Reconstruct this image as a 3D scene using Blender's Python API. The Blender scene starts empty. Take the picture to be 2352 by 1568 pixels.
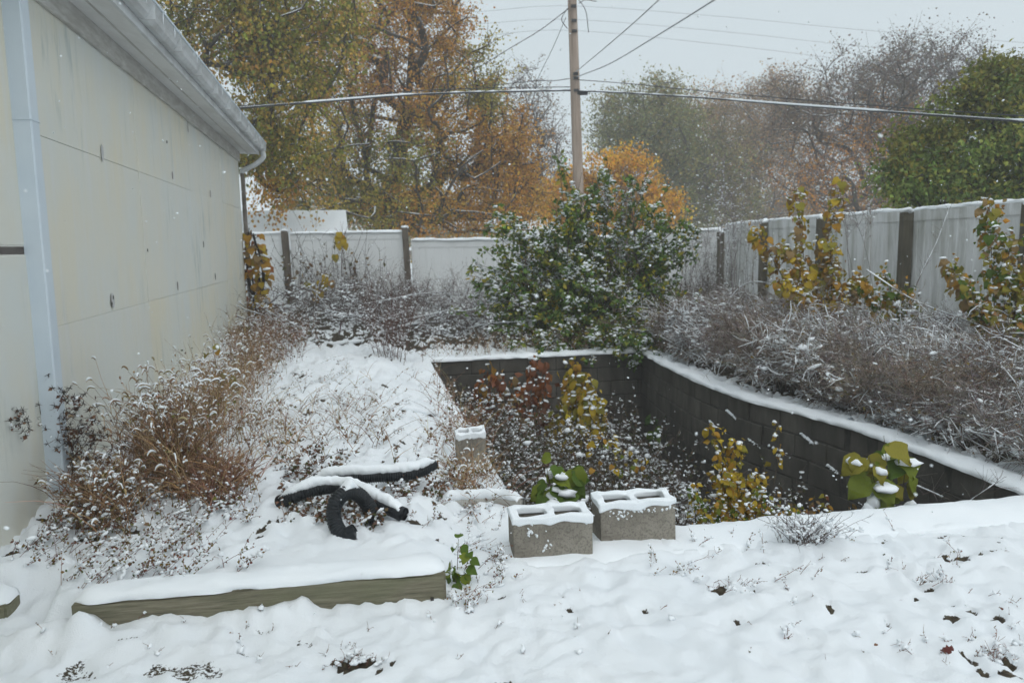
import bpy, bmesh, math, random
import numpy as np
from mathutils import Vector, Matrix

rnd = random.Random(7)
rng = np.random.default_rng(7)
scene = bpy.context.scene
COL = scene.collection
R = math.radians

# ------------------------------------------------------------------ camera
CAMZ, PITCH, ROLL = 1.55, R(7.0), R(1.15)
cam_d = bpy.data.cameras.new('camera')
cam = bpy.data.objects.new('camera', cam_d); COL.objects.link(cam)
_f = np.array([0, math.cos(PITCH), -math.sin(PITCH)]); _r0 = np.array([1., 0, 0]); _u0 = np.cross(_r0, _f)
_r = _r0*math.cos(ROLL)-_u0*math.sin(ROLL); _u = _u0*math.cos(ROLL)+_r0*math.sin(ROLL)
m = Matrix.Identity(4)
for i in range(3):
    m[i][0], m[i][1], m[i][2] = _r[i], _u[i], -_f[i]
m[0][3], m[1][3], m[2][3] = 0, 0, CAMZ
cam.matrix_world = m
cam_d.sensor_width = 36; cam_d.lens = 27.63
cam_d.clip_start = .05; cam_d.clip_end = 3000
cam_d.dof.use_dof = True; cam_d.dof.focus_distance = 3.9; cam_d.dof.aperture_fstop = 3.5
scene.camera = cam

# ------------------------------------------------------------------ sky, sun, exposure
SUN_EL, SUN_AZ = R(58), R(150)
world = bpy.data.worlds.new('World'); scene.world = world; world.use_nodes = True
nt = world.node_tree; nt.nodes.clear()
o_ = nt.nodes.new('ShaderNodeOutputWorld'); bg = nt.nodes.new('ShaderNodeBackground')
sky = nt.nodes.new('ShaderNodeTexSky'); sky.sky_type = 'NISHITA'; sky.sun_disc = False
sky.sun_elevation = SUN_EL; sky.sun_rotation = SUN_AZ; sky.dust_density = 6; sky.air_density = 1.0
sc_ = nt.nodes.new('ShaderNodeVectorMath'); sc_.operation = 'SCALE'; sc_.inputs['Scale'].default_value = .07
mx = nt.nodes.new('ShaderNodeMix'); mx.data_type = 'RGBA'; mx.inputs[0].default_value = .93
mx.inputs[7].default_value = (.665, .755, .80, 1)       # the even snow cloud that covers the sky
nt.links.new(sky.outputs[0], sc_.inputs[0]); nt.links.new(sc_.outputs[0], mx.inputs[6])
nt.links.new(mx.outputs[2], bg.inputs[0]); bg.inputs[1].default_value = 1.0
nt.links.new(bg.outputs[0], o_.inputs[0])
sun_d = bpy.data.lights.new('sun', 'SUN'); sun_d.energy = 1.3; sun_d.angle = R(75); sun_d.color = (1, .99, .97)
sun = bpy.data.objects.new('sun', sun_d); COL.objects.link(sun)
sun.rotation_euler = (R(90)-SUN_EL, 0, math.pi-SUN_AZ)
vs = scene.view_settings; vs.view_transform = 'Standard'; vs.look = 'None'; vs.exposure = .0; vs.gamma = 1
scene.cycles.volume_bounces = 2; scene.cycles.use_light_tree = False; scene.cycles.use_adaptive_sampling = True; scene.cycles.adaptive_threshold = .04; scene.cycles.max_bounces = 5; scene.cycles.diffuse_bounces = 3; scene.cycles.transmission_bounces = 3
scene.cycles.transparent_max_bounces = 4; scene.cycles.glossy_bounces = 2

# ------------------------------------------------------------------ helpers: picture point -> place
FP, CX, CY = 2100*2352/2736, 1176, 784
def ray(x, y): return _f+_r*(x-CX)/FP-_u*(y-CY)/FP
def G(x, y, z=0.):
    d = ray(x, y); return np.array([0, 0, CAMZ])+d*((z-CAMZ)/d[2])
def D(x, y, Y):
    d = ray(x, y); return np.array([0, 0, CAMZ])+d*(Y/d[1])

# ------------------------------------------------------------------ helpers: noise
def _hash(i, j, k, s):
    n = (i*374761393+j*668265263+k*2147483647+s*1274126177) & 0xffffffff
    n = ((n ^ (n >> 13))*1274126177) & 0xffffffff
    n = (n ^ (n >> 16)) & 0xffffffff
    return n/4294967295.
def vnoise(p, s=0):
    p = np.asarray(p, float)
    if p.shape[-1] == 2: p = np.concatenate([p, np.zeros(p.shape[:-1]+(1,))], -1)
    i = np.floor(p).astype(np.int64); f = p-i; f = f*f*(3-2*f); r = 0
    for a in (0, 1):
        for b in (0, 1):
            for c in ((0, 1)):
                w = (f[..., 0] if a else 1-f[..., 0])*(f[..., 1] if b else 1-f[..., 1])*(f[..., 2] if c else 1-f[..., 2])
                r = r+w*_hash(i[..., 0]+a, i[..., 1]+b, i[..., 2]+c, s)
    return r
def fbm(p, s=0, o=4):
    p = np.asarray(p, float); r = 0; a = .5
    for k in range(o):
        r = r+a*vnoise(p, s+k); p = p*2.03+17.3; a *= .5
    return r/(1-.5**o)
def sstep(a, b, x):
    t = np.clip((x-a)/(b-a), 0, 1); return t*t*(3-2*t)
def nrm(v):
    return v/np.maximum(np.linalg.norm(v, axis=-1, keepdims=True), 1e-9)
def rvec(n): return nrm(rng.normal(size=(n, 3)))
def U(a, b, n=None): return rng.uniform(a, b, n)

# ------------------------------------------------------------------ helpers: materials
def newmat(name):
    M = bpy.data.materials.new(name); M.use_nodes = True
    t = M.node_tree; b = t.nodes['Principled BSDF']
    b.inputs['Specular IOR Level'].default_value = .25
    return M, t, b
def N(t, typ, **kw):
    n = t.nodes.new(typ)
    for k, v in kw.items(): setattr(n, k, v)
    return n
def coords(t, sc=(1, 1, 1), kind='Object', rot=(0, 0, 0)):
    c = N(t, 'ShaderNodeTexCoord'); mp = N(t, 'ShaderNodeMapping'); mp.inputs['Scale'].default_value = sc
    mp.inputs['Rotation'].default_value = rot
    t.links.new(c.outputs[kind], mp.inputs[0]); return mp.outputs[0]
def noise(t, vec, scale, detail=4, rough=.6):
    n = N(t, 'ShaderNodeTexNoise'); n.inputs['Scale'].default_value = scale
    n.inputs['Detail'].default_value = detail; n.inputs['Roughness'].default_value = rough
    t.links.new(vec, n.inputs['Vector']); return n.outputs['Fac']
def ramp(t, fac, stops):
    r = N(t, 'ShaderNodeValToRGB'); e = r.color_ramp.elements
    while len(e) < len(stops): e.new(.5)
    for q, (p, c) in zip(e, stops):
        q.position = p; q.color = (*c, 1) if len(c) == 3 else c
    t.links.new(fac, r.inputs[0]); return r.outputs[0]
def mixc(t, fac, a, b, mode='MIX'):
    x = N(t, 'ShaderNodeMix', data_type='RGBA', blend_type=mode)
    for s, v in ((0, fac), (6, a), (7, b)):
        if hasattr(v, 'node'): t.links.new(v, x.inputs[s])
        else: x.inputs[s].default_value = v if s == 0 else (*v, 1)
    return x.outputs[2]
def bump(t, b, h, st=.3, dist=.01):
    n = N(t, 'ShaderNodeBump'); n.inputs['Strength'].default_value = st; n.inputs['Distance'].default_value = dist
    t.links.new(h, n.inputs['Height']); t.links.new(n.outputs[0], b.inputs['Normal'])
def simple(name, c1, c2, scale=6, rough=.8, sc=(1, 1, 1), bst=.25, bd=.004, kind='Object', spec=.25, lo=.35, hi=.68):
    M, t, b = newmat(name); v = coords(t, sc, kind); n = noise(t, v, scale)
    t.links.new(ramp(t, n, [(lo, c1), (hi, c2)]), b.inputs['Base Color'])
    b.inputs['Roughness'].default_value = rough; b.inputs['Specular IOR Level'].default_value = spec
    if bst: bump(t, b, noise(t, v, scale*5, 3), bst, bd)
    return M
SNOWC = (.82, .855, .885)
def mat_snow(name='snow'):
    M, t, b = newmat(name); v = coords(t, kind='Object')
    t.links.new(ramp(t, noise(t, v, 3, 3), [(.3, (.79, .83, .865)), (.7, (.845, .875, .9))]), b.inputs['Base Color'])
    b.inputs['Roughness'].default_value = .75; b.inputs['Specular IOR Level'].default_value = .15
    h = N(t, 'ShaderNodeMath', operation='ADD'); t.links.new(noise(t, v, 55, 4, .65), h.inputs[0]); t.links.new(noise(t, v, 260, 2), h.inputs[1])
    bump(t, b, h.outputs[0], .28, .006)
    return M
def mat_plant(name, trans=0., rough=.8):
    M, t, b = newmat(name); a = N(t, 'ShaderNodeAttribute'); a.attribute_name = 'Col'
    v = coords(t); n = noise(t, v, 22, 2)
    c = mixc(t, n, (.72, .72, .72), (1.2, 1.2, 1.2)); c = mixc(t, 1., a.outputs['Color'], c, 'MULTIPLY')
    t.links.new(c, b.inputs['Base Color']); b.inputs['Roughness'].default_value = rough
    b.inputs['Specular IOR Level'].default_value = .2
    if trans:
        tr = N(t, 'ShaderNodeBsdfTranslucent'); t.links.new(c, tr.inputs[0])
        ms = N(t, 'ShaderNodeMixShader'); ms.inputs[0].default_value = trans
        out = t.nodes['Material Output']
        t.links.new(b.outputs[0], ms.inputs[1]); t.links.new(tr.outputs[0], ms.inputs[2]); t.links.new(ms.outputs[0], out.inputs[0])
    return M
def mat_bark(name, c1, c2, snow=True, lo=.35, hi=.7):
    M, t, b = newmat(name); v = coords(t, (1, 1, .35))
    c = ramp(t, noise(t, v, 9, 5), [(.3, c1), (.7, c2)])
    if snow:                                              # snow lying along the upper side of limbs
        g = N(t, 'ShaderNodeNewGeometry'); s = N(t, 'ShaderNodeSeparateXYZ'); t.links.new(g.outputs['Normal'], s.inputs[0])
        mr = N(t, 'ShaderNodeMapRange'); mr.inputs[1].default_value = lo; mr.inputs[2].default_value = hi
        t.links.new(s.outputs[2], mr.inputs[0])
        mm = N(t, 'ShaderNodeMath', operation='MULTIPLY'); t.links.new(mr.outputs[0], mm.inputs[0])
        t.links.new(ramp(t, noise(t, coords(t), 2.5, 3), [(.4, (.25,)*3), (.52, (1,)*3)]), mm.inputs[1])
        c = mixc(t, mm.outputs[0], c, SNOWC)
    t.links.new(c, b.inputs['Base Color']); b.inputs['Roughness'].default_value = .9
    return M
MT = {}
MT['snow'] = mat_snow()
MT['stem'] = mat_plant('dry_stem'); MT['leaf'] = mat_plant('leaf', .3, .65)
MT['bark'] = mat_bark('bark_snowy', (.035, .028, .022), (.085, .07, .056))
MT['bark_far'] = mat_bark('bark_far', (.05, .04, .034), (.09, .075, .062))

# ------------------------------------------------------------------ helpers: meshes and objects
class MB:
    def __init__(s): s.V = []; s.F = []; s.C = []; s.n = 0
    def add(s, v, faces, c=(1, 1, 1), mi=0):
        v = np.asarray(v, float).reshape(-1, 3)
        c = np.asarray(c, float)
        if c.ndim == 1: c = np.broadcast_to(c, (len(v), 3))
        s.V.append(v); s.C.append(c)
        for f in faces: s.F.append((np.asarray(f, np.int64)+s.n, mi))
        s.n += len(v); return s
    def strands(s, P, Rd, c, k=3, mi=0):
        P = np.asarray(P, float); n, mm, _ = P.shape
        if n == 0: return s
        Rd = np.broadcast_to(np.asarray(Rd, float), (n, mm))
        T = nrm(np.gradient(P, axis=1)); a = rvec(n)[:, None, :]
        X = nrm(np.cross(T, a)); Y = np.cross(T, X)
        an = np.arange(k)*2*np.pi/k
        V = P[:, :, None, :]+Rd[:, :, None, None]*(X[:, :, None, :]*np.cos(an)[None, None, :, None]+Y[:, :, None, :]*np.sin(an)[None, None, :, None])
        idx = np.arange(n*mm*k).reshape(n, mm, k); b = np.roll(idx, -1, 2)
        f = np.stack([idx[:, :-1], b[:, :-1], b[:, 1:], idx[:, 1:]], -1).reshape(-1, 4)
        c = np.asarray(c, float)
        if c.ndim == 2: c = np.repeat(c, mm*k, 0)
        return s.add(V.reshape(-1, 3), [f], c, mi)
    def scatter(s, tv, tf, M, loc, c, mi=0):
        tv = np.asarray(tv, float); n, q = len(loc), len(tv)
        if n == 0: return s
        V = np.einsum('nij,mj->nmi', M, tv)+np.asarray(loc)[:, None, :]
        off = (np.arange(n)*q)[:, None, None]
        fs = [(np.asarray(f)[None]+off).reshape(-1, len(f[0])) for f in tf]
        c = np.asarray(c, float)
        if c.ndim == 2: c = np.repeat(c, q, 0)
        return s.add(V.reshape(-1, 3), fs, c, mi)
    def box(s, c, sx, sy, sz, ax=(1, 0, 0), ay=(0, 1, 0), az=(0, 0, 1), col=(1, 1, 1), mi=0):
        c = np.asarray(c, float); A = np.array([ax, ay, az], float)
        q = np.array([[i, j, k] for i in (-.5, .5) for j in (-.5, .5) for k in (-.5, .5)])*np.array([sx, sy, sz])
        v = c+q@A
        f = [[0, 1, 3, 2], [4, 6, 7, 5], [0, 4, 5, 1], [2, 3, 7, 6], [0, 2, 6, 4], [1, 5, 7, 3]]
        return s.add(v, [f], col, mi)
    def mesh(s, name, mats, smooth=False):
        me = bpy.data.meshes.new(name)
        V = np.concatenate(s.V); C = np.concatenate(s.C)
        lt = np.concatenate([np.full(len(f), f.shape[1]) for f, _ in s.F]); li = np.concatenate([f.ravel() for f, _ in s.F])
        mi = np.concatenate([np.full(len(f), q) for f, q in s.F])
        me.vertices.add(len(V)); me.vertices.foreach_set('co', V.ravel().astype(np.float32))
        me.loops.add(len(li)); me.loops.foreach_set('vertex_index', li.astype(np.int32))
        me.polygons.add(len(lt)); st = np.concatenate([[0], np.cumsum(lt)[:-1]])
        me.polygons.foreach_set('loop_start', st.astype(np.int32)); me.polygons.foreach_set('loop_total', lt.astype(np.int32))
        me.polygons.foreach_set('material_index', mi.astype(np.int32))
        me.polygons.foreach_set('use_smooth', np.full(len(lt), smooth))
        a = me.color_attributes.new('Col', 'FLOAT_COLOR', 'POINT')
        a.data.foreach_set('color', np.concatenate([C, np.ones((len(C), 1))], 1).ravel().astype(np.float32))
        for q in (mats if isinstance(mats, (list, tuple)) else [mats]): me.materials.append(q)
        me.update(); me.validate(); return me
    def build(s, name, mats, parent=None, smooth=False, **tags):
        o = bpy.data.objects.new(name, s.mesh(name, mats, smooth)); COL.objects.link(o)
        if parent is not None: adopt(o, parent)
        for k, v in tags.items(): o[k] = v
        return o
def adopt(o, p):
    o.parent = p; q = p; mt = Matrix.Identity(4)
    while q is not None: mt = Matrix.Translation(q.location) @ mt if q.type == 'EMPTY' else mt; q = q.parent
    o.matrix_parent_inverse = mt.inverted()
def thing(name, label, cat, loc=(0, 0, 0), group=None):
    e = bpy.data.objects.new(name, None); COL.objects.link(e); e.location = Vector([float(q) for q in loc]); e.empty_display_size = .1
    e['label'] = label; e['category'] = cat
    if group: e['group'] = group
    return e
def tag(o, label, cat, group=None, kind=None):
    o['label'] = label
    if cat: o['category'] = cat
    if group: o['group'] = group
    if kind: o['kind'] = kind
    return o
def copy_obj(me, name, parent, loc, rot3):
    o = bpy.data.objects.new(name, me); COL.objects.link(o)
    mt = Matrix.Identity(4)
    for i in range(3):
        for j in range(3): mt[i][j] = float(rot3[i][j])
        mt[i][3] = float(loc[i])
    o.parent = parent
    pl = parent.location if parent.type == 'EMPTY' else Vector((0, 0, 0))
    o.matrix_basis = Matrix.Translation(-pl) @ mt
    return o
def frames(d, up=None, roll=None):
    d = nrm(np.asarray(d, float)); n = len(d)
    if up is None: up = rvec(n)
    x = nrm(np.cross(d, up)); z = np.cross(x, d)
    return np.stack([x, d, z], -1)                      # columns: across, along, normal
# templates
LEAF_V = np.array([[0, 0, 0], [.5, .42, .1], [0, 1, -.06], [-.5, .42, .1]]); LEAF_F = [[[0, 1, 2, 3]]]
def ico():
    bm = bmesh.new(); bmesh.ops.create_icosphere(bm, subdivisions=1, radius=1)
    v = np.array([q.co[:] for q in bm.verts]); f = [[q.index for q in p.verts] for p in bm.faces]; bm.free(); return v, [f]
ICO_V, ICO_F = ico()
def ico2():
    bm = bmesh.new(); bmesh.ops.create_icosphere(bm, subdivisions=2, radius=1)
    v = np.array([q.co[:] for q in bm.verts]); f = [[q.index for q in p.verts] for p in bm.faces]; bm.free(); return v, [f]
ICO2_V, ICO2_F = ico2()
def lumpy(v, f, seed, amt):
    q = np.asarray(v); d = 1+amt*(vnoise(q*1.7+seed*7.3, seed)-.5)*2+amt*.6*(vnoise(q*3.1+seed*3.1, seed+9)-.5)*2
    return q*d[:, None]
LUMPS = [lumpy(ICO_V, ICO_F, s, .55) for s in range(4)]; LUMPS2 = [lumpy(ICO2_V, ICO2_F, s, .4) for s in range(4)]
def blobs(mb, loc, r, flat=.6, c=(1, 1, 1), mi=0, tv=None, tf=None):
    n = len(loc)
    if n == 0: return
    r = np.broadcast_to(r, (n,)); M = np.zeros((n, 3, 3)); an = U(0, 6.28, n)
    a, b = r*U(.6, 1.7, n), r*U(.55, 1.1, n)
    M[:, 0, 0] = a*np.cos(an); M[:, 0, 1] = -b*np.sin(an); M[:, 1, 0] = a*np.sin(an); M[:, 1, 1] = b*np.cos(an)
    M[:, 2, 2] = r*flat*U(.8, 1.2, n)
    which = rng.integers(0, 4, n); c = np.asarray(c, float); loc = np.asarray(loc)
    tl = rng.normal(size=n)*.5*(a+b)*.5; M[:, 2, 0] = tl*.5
    for w in range(4):
        k = which == w
        if k.any(): mb.scatter((LUMPS if tv is None else LUMPS2)[w], ICO_F if tf is None else tf, M[k], loc[k], c if c.ndim == 1 else c[k], mi)
def leaves(mb, loc, d, size, col, mi=0, width=.75, up=None):
    n = len(loc)
    if n == 0: return
    M = frames(d, up); size = np.broadcast_to(size, (n,))
    M = M*size[:, None, None]; M[:, :, 0] *= width
    mb.scatter(LEAF_V, LEAF_F, M, loc, col, mi)
def jit(c, n, a=.18):
    c = np.asarray(c, float)
    if c.ndim == 1: c = np.broadcast_to(c, (n, 3))
    return np.clip(c*(1+rng.normal(size=(n, 1))*a)*(1+rng.normal(size=(n, 3))*a*.35), .004, 1)
def pick(pal, n, w=None):
    pal = np.asarray(pal, float); w = None if w is None else np.array(w)/sum(w)
    return pal[rng.choice(len(pal), n, p=w)]
def arcs(base, az, L, lean, droop, m=6, wob=.04):
    n = len(base); t = np.linspace(0, 1, m)[None, :]
    h = np.stack([np.cos(az), np.sin(az)], -1)
    out = (np.asarray(lean)[:, None]*t+np.asarray(droop)[:, None]*t**2)*np.asarray(L)[:, None]
    zz = (t-.42*np.asarray(droop)[:, None]*t**2.2)*np.asarray(L)[:, None]
    P = np.zeros((n, m, 3)); P[:, :, :2] = h[:, None, :]*out[:, :, None]; P[:, :, 2] = zz
    P += np.cumsum(rng.normal(size=(n, m, 3))*wob*np.asarray(L)[:, None, None]*np.linspace(0, 1, m)[None, :, None], 1)*.5
    return P+np.asarray(base)[:, None, :]
def along(P, i, t):
    m = P.shape[1]; x = t*(m-1); j = np.clip(np.floor(x).astype(int), 0, m-2); f = (x-j)[:, None]
    return P[i, j]*(1-f)+P[i, j+1]*f, nrm(P[i, j+1]-P[i, j])
def twigs(P, per, L, spread=.8, up=.25, m=3, t0=.25, t1=1., curve=.15):
    n = len(P)*per; i = np.repeat(np.arange(len(P)), per); t = U(t0, t1, n)
    s, tan = along(P, i, t); d = nrm(tan*.7+rng.normal(size=(n, 3))*spread+np.array([0, 0, up]))
    Ln = U(L[0], L[1], n)*(1.15-.5*t); tt = np.linspace(0, 1, m)
    cv = rng.normal(size=(n, 3))*curve
    return s[:, None, :]+(d[:, None, :]*tt[None, :, None]+cv[:, None, :]*(tt**2)[None, :, None])*Ln[:, None, None], i
def taper(n, m, r0, r1): return np.linspace(1, 0, m)[None, :]*(np.broadcast_to(r0, (n,))[:, None]-np.broadcast_to(r1, (n,))[:, None])+np.broadcast_to(r1, (n,))[:, None]
def snowtop(mb, P, r, frac, thick, mi=1):
    k = rng.random(len(P)) < frac; Q = P[k].copy()
    if len(Q) == 0: return
    n, m = Q.shape[:2]; th = U(.6, 1.3, n)[:, None]*thick*U(.5, 1.2, (n, m)); Q[:, :, 2] += np.broadcast_to(r, (len(P),))[k][:, None]*.6+th*.55
    th[:, 0] *= .3; th[:, -1] *= .3
    mb.strands(Q, th, SNOWC, 4, mi)

# ------------------------------------------------------------------ the ground
TH = R(10.5); UX = np.array([math.cos(TH), math.sin(TH)]); VX = np.array([-math.sin(TH), math.cos(TH)])
PO = np.array([.07, 3.93]); PW, PL, PD = 3.05, 6.75, 1.45            # the sunken pit: origin, width, length, depth
def bow(v):                                                          # how far the right wall has bulged inwards
    return np.interp(v, [-1, 0, 1., 1.8, 2.5, 3.2, 4.3, 5.6, 6.75, 8], [0, .03, .07, .06, -.05, -.22, -.24, -.14, 0, 0])
def uv2w(u, v):
    u = np.asarray(u, float); v = np.asarray(v, float)
    w = np.exp(-((u-PW-.1)/.55)**2)*bow(v)
    return PO[0]+(u+w)*UX[0]+v*VX[0], PO[1]+(u+w)*UX[1]+v*VX[1]
def w2uv(x, y):
    dx, dy = np.asarray(x)-PO[0], np.asarray(y)-PO[1]
    return dx*UX[0]+dy*UX[1], dx*VX[0]+dy*VX[1]
def gbase(x, y):
    x = np.asarray(x, float); y = np.asarray(y, float); u, v = w2uv(x, y)
    tl = 3.12+.168*(x+1.4)+sstep(-1.95, -2.08, x)*.36                                           # line of the timber edging
    bed = sstep(.0, .16, y-tl)*sstep(-.22, -.42, x)
    z = bed*(.115+.03*sstep(3.4, 5, y))
    z = z*sstep(-.15, -.7, u)+0
    z = z+sstep(-1.2, -2.6, u)*sstep(1, 8, v)*.16
    z = z+sstep(7.2, 9, v)*.08+sstep(3.4, 5.2, u)*.14*sstep(0, 2, v)
    z = z-.05*sstep(3.2, 1.5, y)
    ft = y-(3.03+.171*(x+1.86))                                      # snow drifted against the foot of the timber
    dr = np.interp(x, [-2.6, -2.1, -1.9, -1.78, -1.66, -1.5, -1.3, -1.15, -1.02, -.9, -.82, -.7, -.6, -.5, -.42, -.3, -.1], [.0, .015, .075, .10, .055, .065, .05, .045, .08, .07, .02, .025, -.005, .025, .012, .005, 0.])
    z = z+dr*np.exp(-(np.minimum(ft, 0)/.13)**2)*sstep(.06, -.01, ft)
    z = z+.05*np.exp(-((x+1.74)/.06)**2-((y-2.99)/.07)**2)
    z = z+.012*np.exp(-((x+.85)/.45)**2-((y-4.45)/.45)**2)            # heap under the drain pipes
    return z
HOLES = [(790,1522,60,20),(845,1518,14,12),(900,1520,8,14),(870,1535,8,8),(1640,1350,34,11),(1735,1346,22,12),(1845,1250,46,12),(1590,1262,30,9),(1980,1310,20,8),
         (2060,1312,32,9),(2130,1325,12,7),(2145,1345,34,6),(2190,1385,8,6),(2205,1420,36,5),(2275,1448,18,7),(2330,1370,12,6),(2300,1512,34,20),(2260,1540,14,10),(2345,1465,14,8),
         (1905,1400,14,6),(2040,1430,16,8),(2260,1235,60,6),(2160,1232,50,5),(560,1498,18,9),(740,1290,14,10),(600,1280,12,8),(200,1290,40,14),(130,1240,60,16),(330,1270,40,12),
         (1230,1300,12,8),(1290,1375,10,6),(1310,1395,14,6),(1150,1372,10,6),(40,1330,30,10),(255,1330,30,9),(1480,1395,12,6),(1695,1420,8,5),(1750,1290,20,8),(2110,1370,14,6),
         (870,1272,10,6),(1010,1270,24,8),(1180,1250,18,9),(700,1210,30,10),(2230,1400,10,6),(1160,1558,40,12),(2290,1420,26,5),(420,1250,40,10),(520,1190,40,12),(300,1200,60,20)]
def holes(x, y):
    b = np.zeros_like(x)
    for hx, hy, rx, ry in HOLES:
        c = G(hx, hy); dist = math.hypot(c[0], c[1])
        a = .8*rx/FP*dist; e = max(ry/FP*dist*1.5, .018)
        d = ((x-c[0])/a)**2+((y-c[1])/e)**2
        b = np.maximum(b, np.exp(-d*1.1))
    return b
def axis_u():
    a = list(np.arange(-4.2, 4.6, .024)); s = .03; q = 4.6
    while q < 380: q += s; a.append(q); s *= 1.16
    s = .03; q = -4.2
    while q > -380: q -= s; a.insert(0, q); s *= 1.16
    return np.array(a)
def axis_v():
    a = []; q = -2.6; s = .022
    while q < 1.6: a.append(q); q += s
    while q < 12: a.append(q); s = min(s*1.012, .08); q += s
    while q < 480: a.append(q); s *= 1.14; q += s
    s = .04; q = -2.6
    while q > -120: q -= s; a.insert(0, q); s *= 1.2
    return np.array(a)
au, av = axis_u(), axis_v()
for val in (-.1, PW+.1): au[np.argmin(abs(au-val))] = val
for val in (-.1, PL+.1): av[np.argmin(abs(av-val))] = val
UU, VV = np.meshgrid(au, av, indexing='ij'); gx, gy = uv2w(UU, VV)
pp = np.stack([gx, gy], -1)
near = sstep(16, 9, np.hypot(gx, gy-3)); uu_, vv_ = UU, VV
weedy = np.clip(sstep(-.15, -.5, uu_)*sstep(-.3, .4, vv_)*.9+sstep(2.95, 3.3, uu_)*sstep(-.2, .4, vv_)+sstep(6.9, 7.4, vv_), 0, 1)
flatbed = np.exp(-(((gx+.75)/.6)**2+((gy-3.5)/.16)**2)**2)           # smooth snow just behind the timber
weedy = weedy*(1-flatbed)
def billow(p, s): return 1-np.abs(vnoise(p, s)*2-1)**.75
warp = np.stack([vnoise(pp*4, 61), vnoise(pp*4, 62)], -1)*.25
puff = (np.maximum(vnoise((pp+warp)*10, 51), vnoise((pp+warp)*10+31.7, 52))-.6)*.035+(np.maximum(vnoise((pp+warp)*21, 53), vnoise((pp+warp)*21+11.3, 54))-.6)*.026
lump = (fbm(pp*5.5, 3, 3)-.5)*.05+(fbm(pp*16, 9, 2)-.5)*.02
clod = np.maximum(vnoise(pp*11, 21)-.45, 0)*.075+np.maximum(vnoise(pp*23, 33)-.5, 0)*.035
gzv = gbase(gx, gy)+near*(lump*(.5+.5*weedy)*(1-.6*flatbed)+clod*(.3+1.0*weedy)*(1-.9*flatbed)+.22*lump+puff*(1.25+.5*weedy)*(1-.85*flatbed)+.010*(fbm(pp*30, 91, 2)-.5)*(1-.8*flatbed))
hb = holes(gx, gy)*near
rag = fbm(pp*13, 44, 5)
bare = sstep(0, .09, hb-.42-(rag-.5)*2.2)*sstep(.12, .3, hb)
rb = vnoise(pp*9.5, 71)*(.45+.75*vnoise(pp*2.1, 73)); pin = sstep(.72, .78, rb)*sstep(.46, .58, rag)
rightfront = sstep(.6, 2.2, gx)*sstep(1.8, 2.4, gy)*sstep(4.1, 3.6, gy)
bare = np.maximum(bare, near*pin*np.clip(.5+.5*weedy+.5*rightfront, 0, 1)*(1-flatbed))
brush = sstep(3.28, 3.5, uu_)*sstep(-.35, .25, vv_)*sstep(14, 12, vv_)*sstep(9, 6, uu_)
back = sstep(7.2, 8., vv_+.35*(rag-.5))*sstep(14, 12, vv_)*sstep(-5, -4, uu_)*sstep(3.6, 3.2, uu_)
litter_shade = np.maximum(brush*sstep(.25, .45, rag), .85*back*sstep(.35, .5, rag))  # dark soil colour under the brush stands in for the shade inside it
bare = np.maximum(bare, litter_shade)
gzv = gzv-.010*sstep(.2, .7, hb)*near-.022*bare*near
ni, nj = UU.shape
idx = np.arange(ni*nj).reshape(ni, nj)
q = np.stack([idx[:-1, :-1], idx[1:, :-1], idx[1:, 1:], idx[:-1, 1:]], -1)
cu = (au[:-1]+au[1:])/2; cv = (av[:-1]+av[1:])/2
inside = ((cu > -.1) & (cu < PW+.1))[:, None] & ((cv > -.1) & (cv < PL+.1))[None, :]
gm = MB(); gm.add(np.stack([gx, gy, gzv], -1).reshape(-1, 3), [q[~inside].reshape(-1, 4)], np.repeat(bare.reshape(-1, 1), 3, 1))
def mat_ground():
    M, t, b = newmat('snowy_ground'); v = coords(t)
    sn = ramp(t, noise(t, v, 2.2, 3), [(.3, (.79, .83, .865)), (.7, (.845, .875, .9))])
    so = ramp(t, noise(t, v, 42, 5, .7), [(.32, (.018, .015, .012)), (.5, (.06, .048, .034)), (.62, (.10, .085, .055)), (.75, (.045, .055, .025))])
    a = N(t, 'ShaderNodeAttribute'); a.attribute_name = 'Col'
    ad = N(t, 'ShaderNodeMath', operation='MULTIPLY_ADD'); t.links.new(noise(t, v, 75, 3), ad.inputs[0]); ad.inputs[1].default_value = .95; t.links.new(a.outputs['Fac'], ad.inputs[2])
    t.links.new(mixc(t, ramp(t, ad.outputs[0], [(.90, (0,)*3), (1.0, (1,)*3)]), sn, so), b.inputs['Base Color'])
    b.inputs['Roughness'].default_value = .8; b.inputs['Specular IOR Level'].default_value = .12
    h = N(t, 'ShaderNodeMath', operation='ADD'); t.links.new(noise(t, v, 28, 6, .72), h.inputs[0]); t.links.new(noise(t, v, 240, 2), h.inputs[1])
    bump(t, b, h.outputs[0], .5, .012); return M
MT['ground'] = mat_ground()
ground = gm.build('ground', MT['ground'], smooth=True); tag(ground, 'snow covered ground of the back yard', None, kind='structure')
def gz(x, y): return float(gbase(np.array([x]), np.array([y]))[0])
def on_g(px, py):
    p = G(px, py, .0)
    for _ in range(4): p = G(px, py, gz(p[0], p[1]))
    return p

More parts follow.
